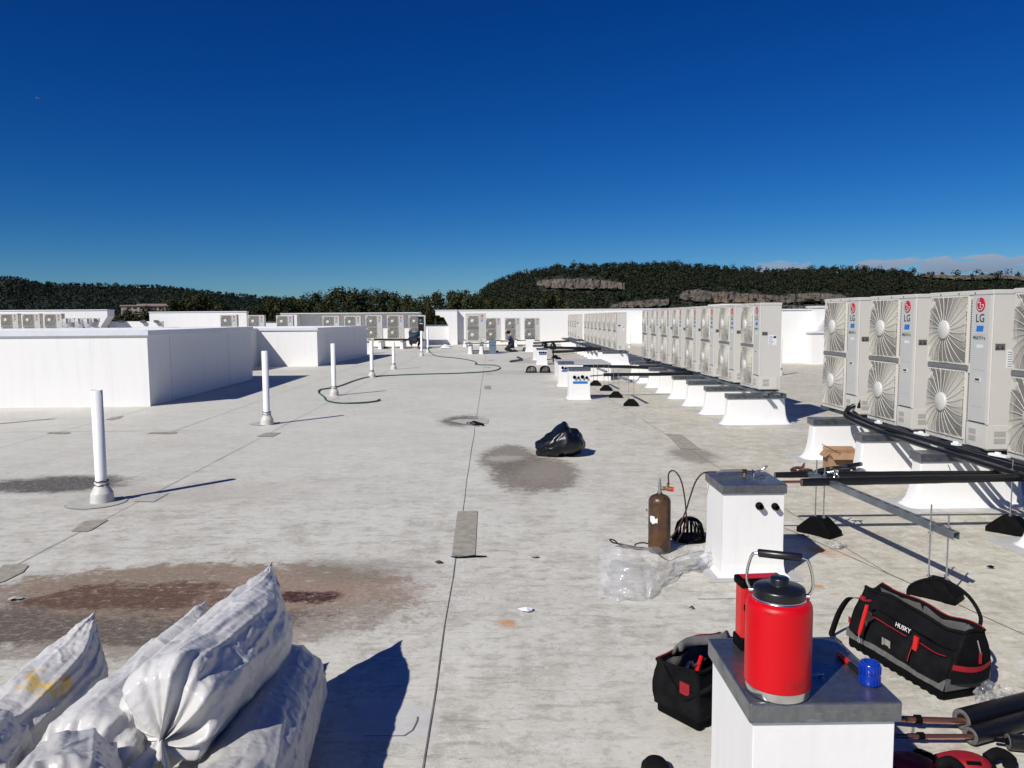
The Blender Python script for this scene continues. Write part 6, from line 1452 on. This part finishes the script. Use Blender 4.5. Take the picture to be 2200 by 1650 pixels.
# ================================================================ PEOPLE AND THEIR THINGS
def skin_mesh(name, joints, bones, mt, parent, root=0, sub=2):
    me = bpy.data.meshes.new(name); me.from_pydata([tuple(j[0]) for j in joints], bones, []); me.materials.append(mt)
    o = bpy.data.objects.new(name, me); COL.objects.link(o); o.parent = parent
    sk = o.modifiers.new('skin', 'SKIN'); sk.use_smooth_shade = True
    for i, j in enumerate(joints):
        d = me.skin_vertices[0].data[i]; r = j[1]; d.radius = r if isinstance(r, tuple) else (r, r); d.use_root = (i == root)
    sb = o.modifiers.new('sub', 'SUBSURF'); sb.levels = sb.render_levels = sub
    return o
def person(loc, rz, label, J, shirt, trousers, cap=False, sleeve=.0, bulk=1.):
    """J: joint name -> local position (facing +x)"""
    o = empty('person', loc, rz, label, 'person')
    V = {k: Vector(v) for k, v in J.items()}
    nm = ['pelvis', 'waist', 'chest', 'neck', 'head0', 'head1', 'shL', 'elL', 'wrL', 'haL', 'shR', 'elR', 'wrR', 'haR', 'hiL', 'knL', 'anL', 'toL', 'hiR', 'knR', 'anR', 'toR']
    rad = dict(pelvis=.13, waist=(.14, .11), chest=(.16, .12), neck=.055, head0=.075, head1=.085, sh=.06, el=.042, wr=.03, ha=.035, hi=.085, kn=.055, an=.04, to=.038)
    idx = {n: i for i, n in enumerate(nm)}; g_ = lambda n: rad.get(n) or rad[n[:2]]
    bones = [('pelvis', 'waist'), ('waist', 'chest'), ('chest', 'neck'), ('neck', 'head0'), ('head0', 'head1')]
    for s in 'LR': bones += [('chest', 'sh'+s), ('sh'+s, 'el'+s), ('el'+s, 'wr'+s), ('wr'+s, 'ha'+s), ('pelvis', 'hi'+s), ('hi'+s, 'kn'+s), ('kn'+s, 'an'+s), ('an'+s, 'to'+s)]
    js = [(V[n], g_(n)) for n in nm]; bs = [(idx[a], idx[b]) for a, b in bones]
    for s in 'LR':                                        # fingers and thumb
        w, h = V['wr'+s], V['ha'+s]; d = (h-w).normalized(); sd = d.cross(Vector((0, 0, 1))).normalized()
        for k, (off, ln) in enumerate(((-.030, .06), (-.010, .072), (.010, .068), (.030, .052))):
            js.append((h+sd*off+d*.03, .011)); bs.append((idx['ha'+s], len(js)-1)); js.append((h+sd*off+d*ln+Vector((0, 0, -.012)), .009)); bs.append((len(js)-2, len(js)-1))
        js.append((h+sd*.045-d*.0+Vector((0, 0, .01)), .012)); bs.append((idx['ha'+s], len(js)-1)); js.append((h+sd*.06+d*.035, .010)); bs.append((len(js)-2, len(js)-1))
    hd = V['head1']-V['head0']; fw = Vector(J.get('face', (1, 0, -.2))).normalized()
    js.append((V['head0'].lerp(V['head1'], .4)+fw*.085, .016)); bs.append((idx['head0'], len(js)-1))
    skin_mesh('body', js, bs, skin_m, o)
    q = 1.20
    sj = [(V['pelvis'].lerp(V['waist'], .25), .165), (V['waist'], (.175*bulk, .15*bulk)), (V['chest'], (.20*bulk, .155*bulk)), (V['neck'].lerp(V['chest'], .35), .085)]; sb = [(0, 1), (1, 2), (2, 3)]
    for s in 'LR':
        a = len(sj); sj += [(V['sh'+s], .085*bulk), (V['sh'+s].lerp(V['el'+s], .8 if not sleeve else 1.), .065)]; sb += [(2, a), (a, a+1)]
        if sleeve: sj.append((V['el'+s].lerp(V['wr'+s], sleeve), .05)); sb.append((a+1, a+2))
    skin_mesh('shirt', sj, sb, shirt, o, sub=2)
    tj = [(V['pelvis'], .165)]; tb = []
    for s in 'LR':
        a = len(tj); tj += [(V['hi'+s], .11), (V['kn'+s], .078), (V['kn'+s].lerp(V['an'+s], .85), .062)]; tb += [(0, a), (a, a+1), (a+1, a+2)]
    skin_mesh('trousers', tj, tb, trousers, o)
    for s in 'LR': skin_mesh('boot', [(V['an'+s], .055), (V['to'+s], .05)], [(0, 1)], shoe_m, o, sub=1)
    m = MB(); c = V['head0'].lerp(V['head1'], .75); vs = []
    for j in range(9):
        th = pi*.5*j/8*1.25
        for i in range(18): ph = 2*pi*i/18; vs.append(c-fw*.014+Vector((.108*sin(th)*cos(ph), .092*sin(th)*sin(ph), .105*cos(th))))
    m.add(vs, [(j*18+i, j*18+(i+1) % 18, (j+1)*18+(i+1) % 18, (j+1)*18+i) for j in range(8) for i in range(18)], True); m.build('hair', hair_m, o)
    if cap:
        m = MB(); m.lathe([(.104, .01), (.10, .05), (.07, .085), (0, .10)], c, 18); m.box(c+fw*.13+Vector((0, 0, .015)), (.11, .13, .012)); m.build('cap', cloth_black, o)
    return o
c = G(1093, 755)
K = dict(pelvis=(-.13, 0, .36), waist=(-.12, 0, .50), chest=(-.05, 0, .68), neck=(.03, 0, .82), head0=(.06, 0, .88), head1=(.08, 0, .96), face=(1, 0, -.5),
         shL=(-.02, -.19, .74), elL=(.10, -.24, .52), wrL=(.32, -.16, .50), haL=(.39, -.14, .48), shR=(-.02, .19, .74), elR=(.12, .24, .52), wrR=(.34, .14, .52), haR=(.41, .12, .50),
         hiL=(-.10, -.10, .33), knL=(.25, -.15, .08), anL=(-.16, -.14, .07), toL=(-.30, -.13, .05), hiR=(-.10, .10, .33), knR=(.22, .16, .08), anR=(-.18, .14, .07), toR=(-.32, .13, .05))
person((c.x+.05, c.y+.2, 0), pi, 'kneeling person in a blue shirt and black cap reaching left to a grey case', K, blue_shirt, trouser_m, True)
c = G(890, 750); SQ = 1.15
K = dict(pelvis=(-.16, 0, .44), waist=(-.10, 0, .62), chest=(.12, 0, .82), neck=(.34, 0, .76), head0=(.42, 0, .70), head1=(.50, 0, .68), face=(.4, 0, -.9),
         shL=(.16, -.23, .80), elL=(.34, -.30, .54), wrL=(.55, -.22, .45), haL=(.62, -.20, .43), shR=(.16, .23, .80), elR=(.36, .28, .56), wrR=(.55, .16, .50), haR=(.62, .14, .48),
         hiL=(-.14, -.12, .42), knL=(.24, -.26, .50), anL=(.02, -.17, .09), toL=(.18, -.20, .05), hiR=(-.14, .12, .42), knR=(.24, .22, .50), anR=(.02, .15, .09), toR=(.18, .17, .05))
person((c.x, c.y+.05, 0), radians(82), 'crouching person in a dark teal shirt seen from behind, bent towards a unit', K, teal_m, trouser_m, sleeve=.8, bulk=1.3).scale = (SQ, SQ, SQ)
# dark meter panel the crouching person works at
c = PY(905, 711, 43.6); pn = empty('meter_panel', (c.x, c.y, 0), 0, 'tall black panel with a round window beside the unit the crouching person works on', 'panel')
zt1, zt0 = zt(905, 679, 43.6), zt(905, 712, 43.6)
m = MB(); m.b2((-.16, -.06, zt0), (.16, .06, zt1)); m.b2((-.02, -.02, 0), (.02, .02, zt0-.001)); m.build('panel_case', blackplastic_m, pn, bevel=.01)
m = MB(); m.lathe([(.11, 0), (.11, .004), (0, .006)], (-.0, -.062, zt1-.28), 18, R=Matrix.Rotation(pi/2, 3, 'X')); m.build('round_window', mat('teal_window', (.03, .10, .10), .2), pn)
m = MB(); m.b2((-.16, -.065, zt1-.02), (.16, -.061, zt1+.02)); m.b2((-.08, -.064, zt1-.45), (.1, -.061, zt1-.40)); m.build('panel_strip', boot_m, pn)
c = PY(1058.5, 753, 36.4); cs = empty('tool_case', (c.x, c.y, 0), 0, 'upright blue grey case with dark lettering beside the kneeling person', 'case')
m = MB(); hh = zt(1058, 729.5, 36.4); m.b2((-.17, -.12, 0), (.17, .12, hh)); m.build('case_body', greybox_m, cs, bevel=.012)
m = MB(); m.b2((-.172, -.122, hh*.80), (.172, .122, hh*.815)); m.b2((-.05, -.02, hh+.001), (.05, .02, hh+.03))
m.build('lid_line', cavity_m, cs)
m = MB()
for k, w in enumerate((.03, .02, .035, .02, .03)): m.b2((-.10+.043*k, -.1225, hh*.55), (-.10+.043*k+w, -.1205, hh*.55+.04+.03*(k % 2)))
m.build('dark_marking', ink_m, cs)
# ---------------------------------------------------------------- distant airplane
c = PD(82, 211, 7000); ap = empty('airplane', c, radians(60), 'tiny white airplane high in the blue sky at upper left', 'airplane')
m = MB(); m.tube([(-17, 0, 0), (-14, 0, .3), (-4, 0, 0), (12, 0, 0), (17, 0, 0)], [.3, 1.2, 2, 2, .4], 10); m.build('fuselage', pvc_m, ap)
m = MB(); m.prism([(3, 0, -.5), (-5, 16, .3), (-7, 16, .3), (-3, 0, -.5)], (0, 0, .4)); m.prism([(3, 0, -.5), (-5, -16, .3), (-7, -16, .3), (-3, 0, -.5)], (0, 0, .4)); m.build('wing', pvc_m, ap)
m = MB(); m.prism([(-11, 0, 1), (-15, 0, 5.5), (-17, 0, 5.5), (-16, 0, 1)], (0, .3, 0)); m.prism([(-13, -5, 1), (-13, 5, 1), (-16, 5, 1), (-16, -5, 1)], (0, 0, .3)); m.build('tail', pvc_m, ap)
bpy.context.view_layer.update()
